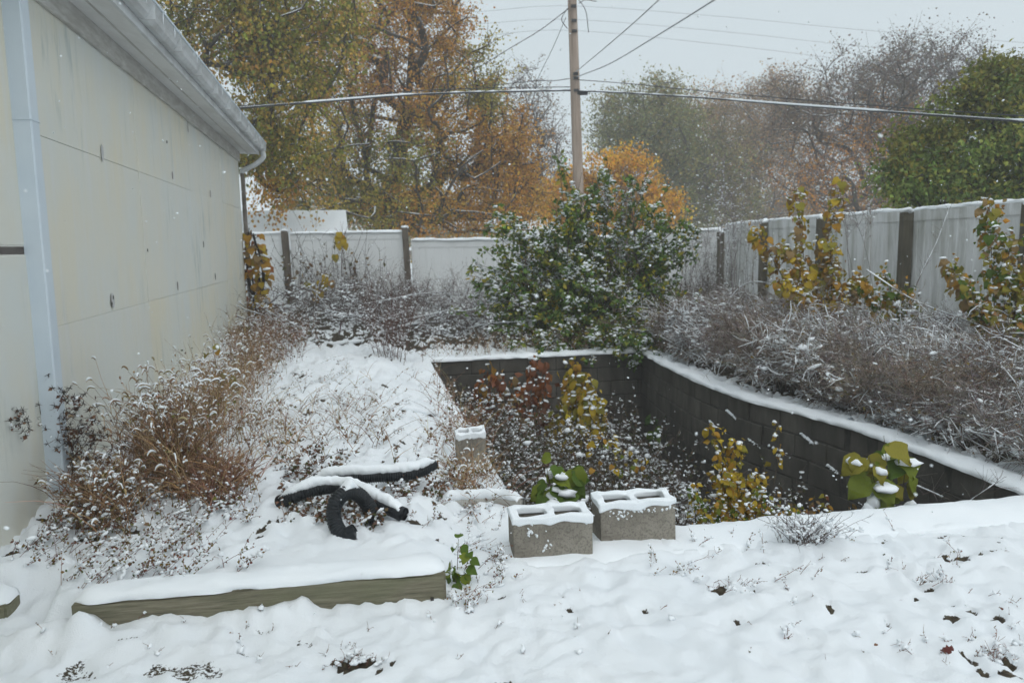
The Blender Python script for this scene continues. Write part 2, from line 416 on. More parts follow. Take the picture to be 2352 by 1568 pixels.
# ------------------------------------------------------------------ the pit: block walls
MT['pit_block'] = simple('dark_damp_block', (.055, .052, .047), (.15, .14, .125), 3.2, .85, bst=.5, bd=.004, kind='Object')
def mat_pit():
    M, t, b = newmat('damp_concrete_block')
    g = N(t, 'ShaderNodeNewGeometry'); mp = N(t, 'ShaderNodeMapping'); t.links.new(g.outputs['Position'], mp.inputs[0])
    mp.inputs['Scale'].default_value = (1.5, 1.5, .55)
    c = ramp(t, noise(t, mp.outputs[0], 2.6, 5, .65), [(.3, (.035, .031, .026)), (.55, (.085, .078, .066)), (.74, (.17, .155, .132))])
    oi = N(t, 'ShaderNodeObjectInfo'); c = mixc(t, .35, c, ramp(t, oi.outputs['Random'], [(0, (.055, .051, .045)), (1, (.10, .093, .081))]))
    t.links.new(c, b.inputs['Base Color']); b.inputs['Roughness'].default_value = .85
    bump(t, b, noise(t, g.outputs['Position'], 70, 3), .5, .004); return M
MT['pit_block'] = mat_pit(); MT['mortar'] = simple('mortar', (.035, .032, .028), (.075, .069, .06), 12, .9)
def rough_box(sx, sy, sz, seed, bev=.006):
    bm = bmesh.new(); bmesh.ops.create_cube(bm, size=1)
    for v in bm.verts: v.co = Vector((v.co.x*sx, v.co.y*sy, v.co.z*sz))+Vector([rnd.uniform(-.0025, .0025) for _ in range(3)])
    bmesh.ops.bevel(bm, geom=list(bm.edges), offset=bev, segments=1, affect='EDGES')
    me = bpy.data.meshes.new('block'); bm.to_mesh(me); bm.free(); return me
blk_meshes = [rough_box(.39, .19, .19, s) for s in range(5)]
for me in blk_meshes: me.materials.append(MT['pit_block'])
def pit_wall(name, label, A, B, path, push=None):
    """courses of blocks from A to B (uv), each block an object; path maps (s, course) to world xy"""
    pa = path(0.); e = thing(name, label, 'wall', (pa[0], pa[1], -PD))
    L = math.hypot(B[0]-A[0], B[1]-A[1]); n = int(L/.4); core = MB()
    nc = 7
    for c in range(nc):
        z = -PD+.1+c*.2+.045
        for k in range(-1, n+1):
            s0 = k*.4+(.2 if c % 2 else 0.); s = s0+.2
            if s < .0 or s > L: continue
            p0 = path(max(s-.2, 0)); p1 = path(min(s+.2, L)); d = nrm((p1-p0)[None])[0]; nn = np.array([-d[1], d[0]])
            off = 0. if push is None else push(s, c)
            mid = path(s)+nn*off+nn*rnd.uniform(-.003, .003)
            Rm = np.array([[d[0], nn[0], 0], [d[1], nn[1], 0], [0, 0, 1]])
            copy_obj(blk_meshes[rnd.randrange(5)], 'block', e, (mid[0], mid[1], z), Rm)
        ss = np.linspace(0, L, max(2, int(L/.2))); pts = np.array([path(s) for s in ss])
        for a, b_, sa in zip(pts[:-1], pts[1:], ss):
            d = nrm((b_-a)[None])[0]; nn = np.array([-d[1], d[0]]); off = 0. if push is None else push(sa+.1, c)
            mm = (a+b_)/2+nn*off
            core.box((mm[0], mm[1], z), np.linalg.norm(b_-a)+.012, .178, .206, (d[0], d[1], 0), (nn[0], nn[1], 0))
    core.build('mortar', MT['mortar'], e, kind='stuff')
    return e
def p_at(u, v): x, y = uv2w(u, v); return np.array([float(x), float(y)])
T_ = .1
def path_right(s): return p_at(PW+T_, -.05+s)
def path_left(s): return p_at(-T_, -.05+s)
def path_back(s): return p_at(-.2+s, PL+T_)
def path_near(s): return p_at(-.2+s, -T_)
def push_right(s, c):                                # lower courses stay put, the courses above the crack lean into the pit
    b = max(0., 1-((s-3.6)/3.4)**2)
    return b*(-.10*(c == 0)-.06*(c == 1)-.02*(c == 2)+.03*(c == 3)+.035*(c == 4)+.01*(c == 5)-.0*(c == 6))
wr = pit_wall('pit_wall', 'bowed and cracked block wall along the right side of the sunken pit', (PW, 0), (PW, PL+.1), path_right, push_right)
wb = pit_wall('pit_wall', 'straight block wall at the far end of the pit below the green bush', (0, PL), (PW+.4, PL), path_back)
wl = pit_wall('pit_wall', 'block wall on the left side of the pit beside the weedy bed', (0, 0), (0, PL+.1), path_left)
wn = pit_wall('pit_wall', 'near block wall of the pit in front of the camera, covered by snow', (0, 0), (PW+.4, 0), path_near)
def ridge(path, L, w, z0, h, step=.03, seed=0, skip=None):
    """a lumpy bank of snow lying along a wall top"""
    n = int(L/step)+1; ss = np.linspace(0, L, n); pts = np.array([path(s) for s in ss]); d = nrm(np.gradient(pts, axis=0)); nn = np.stack([-d[:, 1], d[:, 0]], -1)
    prof = np.array([[-.55, -.01], [-.57, .35], [-.48, .75], [-.28, .97], [0, 1.04], [.28, .98], [.48, .75], [.57, .35], [.55, -.01]])
    V = np.zeros((n, len(prof), 3))
    for j, (a, b) in enumerate(prof):
        wob = (fbm(np.stack([ss*9, np.full(n, j*1.7+seed*9)], -1), seed, 3)-.5); w2 = (fbm(np.stack([ss*4.5, np.full(n, j*.8+seed*5)], -1), seed+5, 2)-.5)
        V[:, j, :2] = pts+nn*(a*w+wob*.035)[:, None]; V[:, j, 2] = z0+b*h*(1+w2*.9+wob*.6)
    en = np.clip(np.minimum(ss, L-ss)/.06, 0, 1)**.5; V[:, :, 2] = z0+(V[:, :, 2]-z0)*en[:, None]; ctr = V[:, 4:5, :2]; V[:, :, :2] = ctr+(V[:, :, :2]-ctr)*(.55+.45*en)[:, None, None]
    if skip is not None:
        for j in range(len(prof)): V[:, j, 2] -= skip(ss)*h*1.5
    idx = np.arange(n*len(prof)).reshape(n, -1); f = np.stack([idx[:-1, :-1], idx[:-1, 1:], idx[1:, 1:], idx[1:, :-1]], -1).reshape(-1, 4)
    mb = MB(); mb.add(V.reshape(-1, 3), [f[:, ::-1]]); return mb
ridge(path_right, PL+.1, .225, -.01, .052, seed=1).build('snow_cap', MT['snow'], wr, True)
ridge(path_back, PW+.4, .22, -.01, .055, seed=2).build('snow_cap', MT['snow'], wb, True)
ridge(path_left, PL+.1, .25, -.01, .05, seed=3).build('snow_cap', MT['snow'], wl, True)
ridge(lambda s: p_at(-.2+s, -T_-.03), PW+.6, .34, -.02, .05, seed=4).build('snow_cap', MT['snow'], wn, True)
# snow caught on the open crack of the bowed wall
lm = MB()
for s, c, w in ((1.7, 3, .16), (2.1, 4, .1), (2.75, 4, .22), (3.1, 4, .12), (3.5, 5, .12), (2.45, 5, .09), (3.9, 4, .1)):
    a, b_ = path_right(s-w), path_right(s+w); d = nrm((b_-a)[None])[0]; nn = np.array([-d[1], d[0]]); mm = (a+b_)/2+nn*.105
    n_ = 9; tt = np.linspace(-1, 1, n_)
    for k_ in range(n_-1):
        blobs(lm, np.array([[mm[0]+d[0]*tt[k_]*w, mm[1]+d[1]*tt[k_]*w, -PD+.25+c*.2-.0+tt[k_]*.03]]), np.array([.019]), .7)
lm.build('crack_snow', MT['snow'], wr, True)
# pit floor
fu, fv = np.meshgrid(np.linspace(-.02, PW+.05, 60), np.linspace(-.02, PL+.02, 120), indexing='ij'); fx, fy = uv2w(fu, fv)
fp = np.stack([fx, fy], -1); fz = -PD+.05+(fbm(fp*3, 5, 3)-.5)*.3+np.maximum(vnoise(fp*9, 6)-.5, 0)*.12+.3*sstep(2.2, .0, fu)*sstep(1, 5, fv)
fi = np.arange(fz.size).reshape(fz.shape); fq = np.stack([fi[:-1, :-1], fi[1:, :-1], fi[1:, 1:], fi[:-1, 1:]], -1).reshape(-1, 4)
fb = sstep(.42, .6, fbm(fp*7, 8, 4))
pf = MB(); pf.add(np.stack([fx, fy, fz], -1).reshape(-1, 3), [fq], np.repeat(fb.reshape(-1, 1), 3, 1))
tag(pf.build('pit_floor', MT['ground'], smooth=True), 'snowy overgrown floor of the sunken pit', None, kind='structure')
def pz(u, v): return -PD+.05+.3*sstep(2.2, .0, u)*sstep(1, 5, v)
# ------------------------------------------------------------------ the pale building on the left
def mat_panel():
    M, t, b = newmat('weathered_cream_panel'); g = N(t, 'ShaderNodeNewGeometry')
    oi = N(t, 'ShaderNodeObjectInfo')
    def vec(sc, rot=(0, 0, 0)):
        mp = N(t, 'ShaderNodeMapping'); mp.inputs['Scale'].default_value = sc; mp.inputs['Rotation'].default_value = rot
        t.links.new(g.outputs['Position'], mp.inputs[0]); return mp.outputs[0]
    base = ramp(t, oi.outputs['Random'], [(0, (.67, .65, .55)), (.5, (.70, .66, .535)), (1, (.68, .67, .60))])
    base = mixc(t, ramp(t, noise(t, vec((1, 1, .7)), 1.1, 4), [(.38, (0,)*3), (.66, (.85,)*3)]), base, (.64, .675, .66))
    # vertical washed streaks and the scuffs that branches rubbed on to it
    base = mixc(t, ramp(t, noise(t, vec((6, 6, .5)), 2.2, 4), [(.5, (0,)*3), (.72, (.55,)*3)]), base, (.68, .69, .68))
    scf = N(t, 'ShaderNodeMath', operation='MULTIPLY')
    t.links.new(ramp(t, noise(t, vec((3, 3, .55), (R(22), 0, 0)), 2.6, 6, .7), [(.53, (0,)*3), (.68, (1,)*3)]), scf.inputs[0])
    t.links.new(ramp(t, noise(t, vec((1, 1, 1)), .8, 2), [(.45, (0,)*3), (.6, (.6,)*3)]), scf.inputs[1])
    base = mixc(t, scf.outputs[0], base, (.36, .42, .40))
    t.links.new(base, b.inputs['Base Color']); b.inputs['Roughness'].default_value = .6
    bump(t, b, noise(t, vec((1, 1, 1)), 35, 3), .12, .004); return M
MT['panel'] = mat_panel()
MT['trim'] = simple('pale_blue_metal_trim', (.56, .635, .70), (.62, .69, .745), 2.5, .45, bst=.05)
def mat_grime(name, c, dirt, sc, lo=.45, hi=.62, amt=.8, scale=2.):
    M, t, b = newmat(name); g = N(t, 'ShaderNodeNewGeometry'); mp = N(t, 'ShaderNodeMapping'); mp.inputs['Scale'].default_value = sc
    t.links.new(g.outputs['Position'], mp.inputs[0])
    t.links.new(mixc(t, ramp(t, noise(t, mp.outputs[0], scale, 6, .7), [(lo, (0,)*3), (hi, (amt,)*3)]), c, dirt), b.inputs['Base Color'])
    b.inputs['Roughness'].default_value = .55; return M
MT['soffit'] = mat_grime('painted_soffit', (.72, .725, .72), (.44, .43, .40), (2, .6, 2), .45, .8, .6)
MT['frieze'] = mat_grime('peeling_frieze', (.58, .575, .55), (.36, .345, .315), (3, 1.2, 7), .36, .6, .8, 3.)
MT['gutter'] = mat_grime('grimy_white_gutter', (.62, .64, .65), (.28, .275, .26), (1.5, 1.2, 1.5), .42, .78, .7)
KS = -.205; WD = np.array([KS, 1.])/math.hypot(KS, 1); WN = np.array([WD[1], -WD[0]])   # wall runs along WD, faces WN
WA = np.array([-2.66, 4.36])
def wp(y, off=0.): 
    """point of the wall line at depth y, set proud by off"""
    p = WA+WD*((y-WA[1])/WD[1]); return p+WN*off
bld = thing('garage_building', 'long pale building clad in stained cream panels along the left edge', 'building', (*wp(8), 0))
W3, D3 = (WN[0], WN[1], 0), (WD[0], WD[1], 0)
YEND = 13.35
def wall_box(name, y0, y1, z0, z1, thick, off, mat, parent=None, bev=.004):
    a, b_ = wp(y0, off), wp(y1, off); c = (a+b_)/2; L = np.linalg.norm(b_-a)
    mb = MB(); mb.box((c[0]-WN[0]*thick/2, c[1]-WN[1]*thick/2, (z0+z1)/2), L, thick, z1-z0, D3, W3)
    o = mb.build(name, mat, parent or bld)
    if bev:
        md = o.modifiers.new('bevel', 'BEVEL'); md.width = bev; md.segments = 1
    return o
seams = [4.46, 6.88, 9.14, 11.43, YEND]
for i in range(4):
    for j, (z0, z1) in enumerate([(-.25, 1.1185), (1.121, 2.2365), (2.2385, 3.18)]):
        wall_box('wall_panel', seams[i]+.001, seams[i+1]-.001, z0, z1, .05, rnd.uniform(-.003, .004), MT['panel'], bev=.0012)
for y0, y1 in ((2.1, 4.35), (-.25, 2.09), (-3., -.26)):
    wall_box('wall_panel', y0, y1, -.25, 1.545, .05, .0, MT['panel']); wall_box('wall_panel', y0, y1, 1.60, 3.18, .05, -.003, MT['panel'])
    wall_box('joint_strip', y0, y1, 1.548, 1.597, .04, -.006, simple('stained_joint', (.20, .16, .15), (.42, .38, .36), 7, .8))
wall_box('wall_core', -3., YEND-.02, -.3, 3.18, .2, -.006, simple('wall_core', (.6, .6, .56), (.66, .65, .6), 3), bev=0)
wall_box('end_wall', YEND-.0, YEND+.06, -.3, 3.18, 5.0, .0, MT['panel'])
wall_box('corner_trim', 4.34, 4.455, -.25, 3.175, .13, .09, MT['trim'], bev=.008)
wall_box('trim_fold', 4.456, 4.50, -.25, 3.175, .05, .03, MT['trim'], bev=.004)
wall_box('trim_lap', 4.335, 4.46, 2.27, 2.276, .13, .0935, MT['trim'], bev=0)
wall_box('frieze_board', -3, YEND+.06, 3.02, 3.178, .03, .034, MT['frieze'])
# soffit, fascia, gutter, roof
def prism(name, prof, y0, y1, mat, nseg=1, smooth=False, parent=None):
    """profile (off, z) swept along the wall"""
    ys = np.linspace(y0, y1, nseg+1); k = len(prof); V = []
    for y in ys:
        for (o, z) in prof:
            p = wp(y, 0)+WN*o; V.append((p[0], p[1], z))
    idx = np.arange(len(V)).reshape(-1, k); nx = np.roll(idx, -1, 1)
    f = np.stack([idx[:-1], nx[:-1], nx[1:], idx[1:]], -1).reshape(-1, 4)
    mb = MB(); mb.add(V, [f, [list(idx[0][::-1])], [list(idx[-1])]]); return mb.build(name, mat, parent or bld, smooth)
prism('soffit', [(-.1, 3.18), (.30, 3.165), (.30, 3.19), (-.1, 3.21)], -3, YEND+.28, MT['soffit'])
prism('soffit_seam', [(.14, 3.1665), (.155, 3.166), (.155, 3.173), (.14, 3.174)], -3, YEND+.28, MT['frieze'])
prism('fascia', [(.302, 3.15), (.325, 3.15), (.325, 3.345), (.302, 3.345)], -3, YEND+.3, MT['gutter'])
prism('gutter', [(.328, 3.22), (.375, 3.215), (.405, 3.245), (.415, 3.285), (.44, 3.325), (.44, 3.345), (.43, 3.345), (.426, 3.33), (.328, 3.33)], -3, YEND+.3, MT['gutter'])
prism('gutter_lip', [(.434, 3.334), (.450, 3.334), (.450, 3.352), (.434, 3.352)], -3, YEND+.305, MT['trim'])
for y in np.arange(4.9, 13.4, .92):
    wall_box('gutter_bracket', y, y+.022, 3.21, 3.34, .11, .443, MT['gutter'], bev=0)
for y in (5.6, 6.1, 6.5, 7.3, 7.45, 8.3, 8.9, 9.6, 10.4, 11.2, 12.0, 12.7):   # icicles
    q = wp(y, .443); ln = rnd.uniform(.03, .09); mb = MB(); mb.strands(np.array([[(q[0], q[1], 3.335), (q[0], q[1], 3.335-ln*.5), (q[0], q[1], 3.335-ln)]]), np.array([[.006, .004, .001]]), (.8, .84, .87), 4); mb.build('icicle', MT['snow'], bld)
prism('roof', [(.43, 3.352), (.43, 3.38), (-2.6, 4.5), (-5.2, 3.4), (-5.2, 3.3), (-2.6, 4.42)], -3, YEND+.3, MT['snow'])
def tube(pts, r, k=10, sub=8):
    """smooth tube through points"""
    pts = np.asarray(pts, float); n = len(pts); t = np.linspace(0, n-1, (n-1)*sub+1)
    P = catmull(pts, t); return P
def catmull(p, t):
    n = len(p); i = np.clip(np.floor(t).astype(int), 0, n-2); f = (t-i)[:, None]
    q = np.concatenate([[2*p[0]-p[1]], p, [2*p[-1]-p[-2]]]); a, b, c, d = q[i], q[i+1], q[i+2], q[i+3]
    return .5*((2*b)+(-a+c)*f+(2*a-5*b+4*c-d)*f*f+(-a+3*b-3*c+d)*f**3)
def sweep(P, r, k=12):
    """parallel-transport tube, r may vary per ring"""
    n = len(P); T = nrm(np.gradient(P, axis=0)); r = np.broadcast_to(r, (n,)); X = nrm(np.cross(T[0], [.3, .2, .9])[None])[0]; V = np.zeros((n, k, 3)); an = np.arange(k)*2*np.pi/k
    for i in range(n):
        X = X-T[i]*(X@T[i]); X /= np.linalg.norm(X); Y = np.cross(T[i], X)
        V[i] = P[i]+r[i]*(np.cos(an)[:, None]*X+np.sin(an)[:, None]*Y)
    idx = np.arange(n*k).reshape(n, k); b = np.roll(idx, -1, 1)
    f = np.stack([idx[:-1], b[:-1], b[1:], idx[1:]], -1).reshape(-1, 4)
    return V.reshape(-1, 3), [f, [list(idx[0][::-1])], [list(idx[-1])]]
g0 = wp(YEND+.2, .39); g1 = wp(YEND+.2, .42); g2 = wp(YEND+.13, .05)
dp = catmull(np.array([(*g0, 3.2), (*g0, 3.1), (*(g0*.6+g2*.4), 2.98), (*g2, 2.86), (*g2, 2.7), (*g2, 1.6), (*g2, .1)]), np.linspace(0, 6, 60))
mb = MB(); mb.add(*sweep(dp[:36], .042, 10)); mb.build('downspout_elbow', MT['gutter'], bld, True)
mb = MB(); mb.add(*sweep(dp[35:], .036, 10)); mb.build('downspout', simple('dirty_brown_downspout', (.10, .085, .07), (.24, .21, .185), 5, .8), bld, True)
wall_box('end_cap', YEND+.3, YEND+.315, 3.22, 3.345, .11, .438, MT['gutter'], bev=0)
MT['mark_dark'] = simple('dark_hole', (.02, .018, .016), (.06, .055, .05), 20)
MT['mark_pale'] = simple('scraped_patch', (.42, .42, .43), (.54, .54, .54), 20)
MT['mark_brown'] = simple('brown_scrape', (.22, .19, .19), (.36, .32, .31), 14)
def mark(px, py, w, h, mat, off=.008):
    d = ray(px, py); off += .004
    tt = (WA[0]+WN[0]*off-KS*(WA[1]+WN[1]*off))/(d[0]-KS*d[1]); p = np.array([0, 0, CAMZ])+d*tt
    an = np.linspace(0, 2*np.pi, 15)[:-1]; V = [p+np.array([*WD, 0])*math.cos(a)*w*(1+.2*rnd.random())+np.array([0, 0, 1])*math.sin(a)*h*(1+.2*rnd.random()) for a in an]
    V2 = [v-np.array([*WN, 0])*.004 for v in V]; k = len(V)
    sides = [[i, (i+1) % k, k+(i+1) % k, k+i] for i in range(k)]
    MB().add(V+V2, [[list(range(k))[::-1]], sides]).build('wall_mark', mat, bld)
mark(260, 690, .03, .05, MT['mark_pale']); mark(261, 683, .009, .014, MT['mark_dark'], .011); mark(258, 697, .007, .010, MT['mark_dark'], .011)
for px, py, w, h, mt_ in ((236, 352, .022, .055, 'mark_pale'), (384, 326, .010, .014, 'mark_dark'), (397, 403, .016, .035, 'mark_brown'), (484, 445, .018, .04, 'mark_brown'), (409, 657, .014, .04, 'mark_brown'),
                          (468, 561, .010, .035, 'mark_dark'), (495, 635, .014, .04, 'mark_dark'), (432, 290, .008, .07, 'mark_brown'), (340, 575, .006, .014, 'mark_dark')):
    mark(px, py, w, h, MT[mt_])

# ------------------------------------------------------------------ the white fence
def mat_vinyl(name, grime):
    M, t, b = newmat(name); g = N(t, 'ShaderNodeNewGeometry'); mp = N(t, 'ShaderNodeMapping'); mp.inputs['Scale'].default_value = (3.5, 3.5, .45)
    t.links.new(g.outputs['Position'], mp.inputs[0])
    c = mixc(t, ramp(t, noise(t, mp.outputs[0], 1.6, 5, .65), [(.42, (0,)*3), (.70, (grime,)*3)]), (.73, .745, .75), (.36, .37, .33))
    t.links.new(c, b.inputs['Base Color']); b.inputs['Roughness'].default_value = .5; return M
MT['vinyl'] = mat_vinyl('white_vinyl', .12); MT['vinyl2'] = mat_vinyl('weathered_white_vinyl', 1.)
MT['post'] = simple('grey_brown_post_wood', (.085, .07, .056), (.17, .142, .115), 5, .85, (3, 3, .4))
MT['post2'] = simple('dark_olive_post_wood', (.075, .068, .048), (.135, .12, .088), 5, .85, (3, 3, .4))
def snow_strip(a, b_, z, w, h, parent, seed, zb=None):
    a = np.array(a); b_ = np.array(b_); L = np.linalg.norm(b_-a)
    r = ridge(lambda s: a+(b_-a)*s/L, L, w, 0, h, .06, seed)
    if zb is not None:
        V = r.V[0]; s = ((V[:, :2]-a)@(b_-a))/L/L; V[:, 2] += z+(zb-z)*s
    else: r.V[0][:, 2] += z
    r.build('snow_cap', MT['snow'], parent, True)
def fence(name, label, segs, mat, mpost, posts, pw=.1, front=(0, -1), side=-1):
    """segs: (x0,y0,x1,y1,ztop0,ztop1); the infill is a sheet of grooved tongue boards"""
    e = thing(name, label, 'fence', (segs[0][0], segs[0][1], 0))
    for si, (x0, y0, x1, y1, za, zb) in enumerate(segs):
        a, b_ = np.array([x0, y0]), np.array([x1, y1]); L = np.linalg.norm(b_-a); d = (b_-a)/L; nn = np.array([d[1], -d[0]])*side*-1
        nb = max(1, int(round(L/.15))); V = []; F = []
        for k in range(nb):                             # boards with a V groove between them, one infill sheet
            for (t, o) in ((k/nb, -.006), ((k+.06)/nb, .0), ((k+.94)/nb, .0)):
                V.append((t, o))
        V.append((1., -.006)); pts = []
        for t, o in V:
            p = a+d*L*t+nn*o; zt = za+(zb-za)*t-.05; pts += [(p[0], p[1], -.15), (p[0], p[1], zt)]
        k = len(V); F = [[2*i, 2*i+2, 2*i+3, 2*i+1] for i in range(k-1)]
        back_ = [(p[0]-nn[0]*.03, p[1]-nn[1]*.03, p[2]) for p in pts]; nB = len(pts)
        F2 = [[nB+q for q in f[::-1]] for f in F]
        MB().add(pts+back_, [F+F2]).build('infill_panel', mat, e)
        for zz, hh, tk in ((-.07, .14, .05), (-1.62, .14, .05)):
            mid = (a+b_)/2; mb = MB()
            p = [(a, za), (b_, zb)]; q = []
            for pt, z in p:
                for o in (tk/2-.015, -tk/2-.015):
                    for dz in (-hh/2, hh/2): q.append((pt[0]+nn[0]*o, pt[1]+nn[1]*o, z+zz+dz))
            mb.add(q, [[[0, 1, 3, 2], [4, 6, 7, 5], [0, 4, 5, 1], [2, 3, 7, 6], [0, 2, 6, 4], [1, 5, 7, 3]]]); mb.build('top_rail' if zz > -1 else 'bottom_rail', mat, e)
        snow_strip(a, b_, za-.003, .075, .045, e, 10+si, zb-.003)
    for (x, y, zt, w, mt_, lean) in posts:
        mb = MB(); mb.box((0, 0, 0), w, w, zt+.3)
        V = mb.V[0]; V[:, 2] += (zt-.3)/2; V[:, 0] += x-lean*(V[:, 2]-0); V[:, 1] += y
        o = mb.build('post', mt_, e); md = o.modifiers.new('bevel', 'BEVEL'); md.width = .006; md.segments = 1
        cap = MB(); blobs(cap, np.array([[x-lean*zt, y, zt+.012], [x-lean*zt+.02, y, zt+.01]]), np.array([w*.58, w*.5]), .62, tv=ICO2_V, tf=ICO2_F); cap.build('snow_cap', MT['snow'], e, True)
    return e
def fx(px, Y): return float(D(px, 560, Y)[0])
yb = lambda x: 16.55-.03*(x+4)
b1 = fx(663, 16.6); b2 = fx(938, 16.5); b3 = fx(1205, 16.4); b4 = fx(1440, 16.35)
xc, yc = 4.5, 16.25
fence('vinyl_fence', 'white vinyl fence with grey wooden posts across the back of the yard',
      [(-5.9, yb(-5.9), b1-.05, yb(b1), 1.88, 1.88), (b1+.05, yb(b1), b2-.06, yb(b2), 1.87, 1.86), (b2+.06, yb(b2), b3-.05, yb(b3), 1.68, 1.655), (b3+.05, yb(b3), b4-.05, yb(b4), 1.655, 1.67), (b4+.05, yb(b4), xc, yc, 1.73, 1.775)],
      MT['vinyl'], MT['post'], [(b1, yb(b1)-.03, 1.93, .125, MT['post'], .03), (b2, yb(b2)-.03, 1.95, .115, MT['post'], .03), (b3, yb(b3), 1.7, .11, MT['post'], 0), (b4, yb(b4), 1.75, .11, MT['post'], 0),
                              (fx(1655, 15.7), 15.7, 1.72, .12, MT['post2'], 0)])
fp0, fp1 = np.array([4.45, 16.3]), np.array([6.6, 4.4])
def fpt(y): t = (fp0[1]-y)/(fp0[1]-fp1[1]); return fp0+(fp1-fp0)*t
ys = [16.3, 14.6, 12.75, 10.75, 8.75, 6.6, 4.5]; ztops = [1.86, 1.885, 1.90, 1.90, 1.915, 1.92, 1.92, 1.92]
segs = []; posts = []
for k in range(len(ys)-1):
    a, b_ = fpt(ys[k]), fpt(ys[k+1]); segs.append((a[0], a[1], b_[0], b_[1], ztops[k], ztops[k+1]))
for k, w in ((1, .12), (2, .13), (3, .135), (4, .135), (5, .135)):
    a = fpt(ys[k]); posts.append((a[0]-.11, a[1]-.02, ztops[k]-.02, w, MT['post2'], -.012))
fence('vinyl_fence', 'weathered white vinyl fence with dark square posts along the right side', segs, MT['vinyl2'], MT['post2'], posts, side=1)

# ------------------------------------------------------------------ the two hollow blocks on the pit edge and the one behind
def mat_cinder():
    M, t, b = newmat('tan_concrete_block'); v = coords(t)
    c = ramp(t, noise(t, v, 5, 4), [(.35, (.20, .18, .15)), (.68, (.31, .285, .24))])
    c = mixc(t, ramp(t, noise(t, v, 90, 2), [(.35, (.55,)*3), (.5, (0,)*3)]), c, (.10, .09, .075)); c = mixc(t, ramp(t, noise(t, v, 13, 5, .7), [(.55, (0,)*3), (.7, (.6,)*3)]), c, (.14, .125, .10))
    t.links.new(c, b.inputs['Base Color']); b.inputs['Roughness'].default_value = .95; bump(t, b, noise(t, v, 110, 4, .7), .9, .005); return M
MT['cinder'] = mat_cinder()
def ring_mesh(bm, z0, z1, inset=0., xs=None, notch=True):
    xs = [-.1985, -.166, -.013, .013, .166, .1985]; ysl = [-.097, -.066, .066, .097]
    if inset: xs = [-.1985-inset, -.160, -.020, .020, .160, .1985+inset]; ysl = [-.097-inset, -.058, .058, .097+inset]
    solid = lambda i, j: 0 <= i < 5 and 0 <= j < 3 and not (i in (1, 3) and j == 1)
    vt = {}
    def gv(i, j, k):
        if (i, j, k) not in vt: vt[i, j, k] = bm.verts.new((xs[i], ysl[j], (z0, z1)[k]))
        return vt[i, j, k]
    for i in range(5):
        for j in range(3):
            if not solid(i, j): continue
            bm.faces.new([gv(i, j, 1), gv(i+1, j, 1), gv(i+1, j+1, 1), gv(i, j+1, 1)])
            bm.faces.new([gv(i, j+1, 0), gv(i+1, j+1, 0), gv(i+1, j, 0), gv(i, j, 0)])
            for di, dj, e in ((-1, 0, ((i, j+1), (i, j))), (1, 0, ((i+1, j), (i+1, j+1))), (0, -1, ((i, j), (i+1, j))), (0, 1, ((i+1, j+1), (i, j+1)))):
                if not solid(i+di, j+dj):
                    (a, b), (c, d) = e; bm.faces.new([gv(a, b, 0), gv(c, d, 0), gv(c, d, 1), gv(a, b, 1)])
def cinder(label, p, ang, tilt=0, snow_face=()):
    e = thing('concrete_block', label, 'block', p, 'hollow concrete blocks by the pit')
    bm = bmesh.new(); ring_mesh(bm, 0, .194)
    bmesh.ops.subdivide_edges(bm, edges=list(bm.edges), cuts=2, use_grid_fill=True)
    for v in bm.verts: v.co += Vector([rnd.uniform(-.0012, .0012) for _ in range(3)])
    me = bpy.data.meshes.new('body'); bm.to_mesh(me); bm.free(); me.materials.append(MT['cinder'])
    sn = bmesh.new(); ring_mesh(sn, .19, .226, .005)
    bmesh.ops.subdivide_edges(sn, edges=list(sn.edges), cuts=3, use_grid_fill=True)
    for v in sn.verts:
        n_ = float(fbm(np.array([[v.co.x*22+p[0]*9, v.co.y*22, v.co.z*20]]), 3, 3)[0])-.5
        if v.co.z > .2: v.co.z += n_*.05
        elif v.co.y < -.09: v.co.z += n_*.05
        v.co.x += n_*.010; v.co.y += n_*.014
    ms = bpy.data.meshes.new('snow_cap'); sn.to_mesh(ms); sn.free(); ms.materials.append(MT['snow'])
    Rz = Matrix.Rotation(ang, 4, 'Z') @ Matrix.Rotation(tilt, 4, 'Y')
    for nm, q in (('body', me), ('snow_cap', ms)):
        o = bpy.data.objects.new(nm, q); COL.objects.link(o); o.parent = e; o.matrix_basis = Rz
        if nm == 'snow_cap':
            md = o.modifiers.new('smooth', 'SUBSURF'); md.levels = md.render_levels = 1
            for f in q.polygons: f.use_smooth = True
        else:
            md = o.modifiers.new('bevel', 'BEVEL'); md.width = .004; md.segments = 2; md.limit_method = 'ANGLE'
    if snow_face:
        mb = MB(); L = np.array([[x, -.098, z] for x, z, r in snow_face]); r = np.array([r for *_, r in snow_face])
        n = len(L); M = np.zeros((n, 3, 3)); M[:, 0, 0] = r; M[:, 1, 1] = .004; M[:, 2, 2] = r*U(.8, 1.4, n); M[:, 0, 2] = r*rng.normal(size=n)*.5; mb.scatter(LUMPS[1], ICO_F, M, L, (1, 1, 1))
        o = mb.build('stuck_snow', MT['snow'], None, True, kind='stuff'); o.parent = e; o.matrix_basis = Rz
    return e
def face_snow(n, cx, cz, sx, sz, k=2):
    return [(cx+rnd.gauss(0, sx), cz+rnd.gauss(0, sz), rnd.uniform(.003, .009)) for _ in range(n)]
A1 = (.172, 3.822, .0); A2 = (.62, 3.99, .01)
cinder('left of the two snow-capped hollow concrete blocks at the pit edge', A1, R(7), 0, face_snow(14, -.11, .155, .012, .018)+face_snow(9, -.035, .075, .012, .012)+face_snow(5, 0, .1, .14, .06))
cinder('right of the two snow-capped hollow concrete blocks at the pit edge', A2, R(7.5), R(-1), face_snow(30, .02, .178, .10, .010)+face_snow(10, -.08, .155, .03, .012)+face_snow(3, 0, .1, .12, .06))
sb = on_g(1080, 1078)
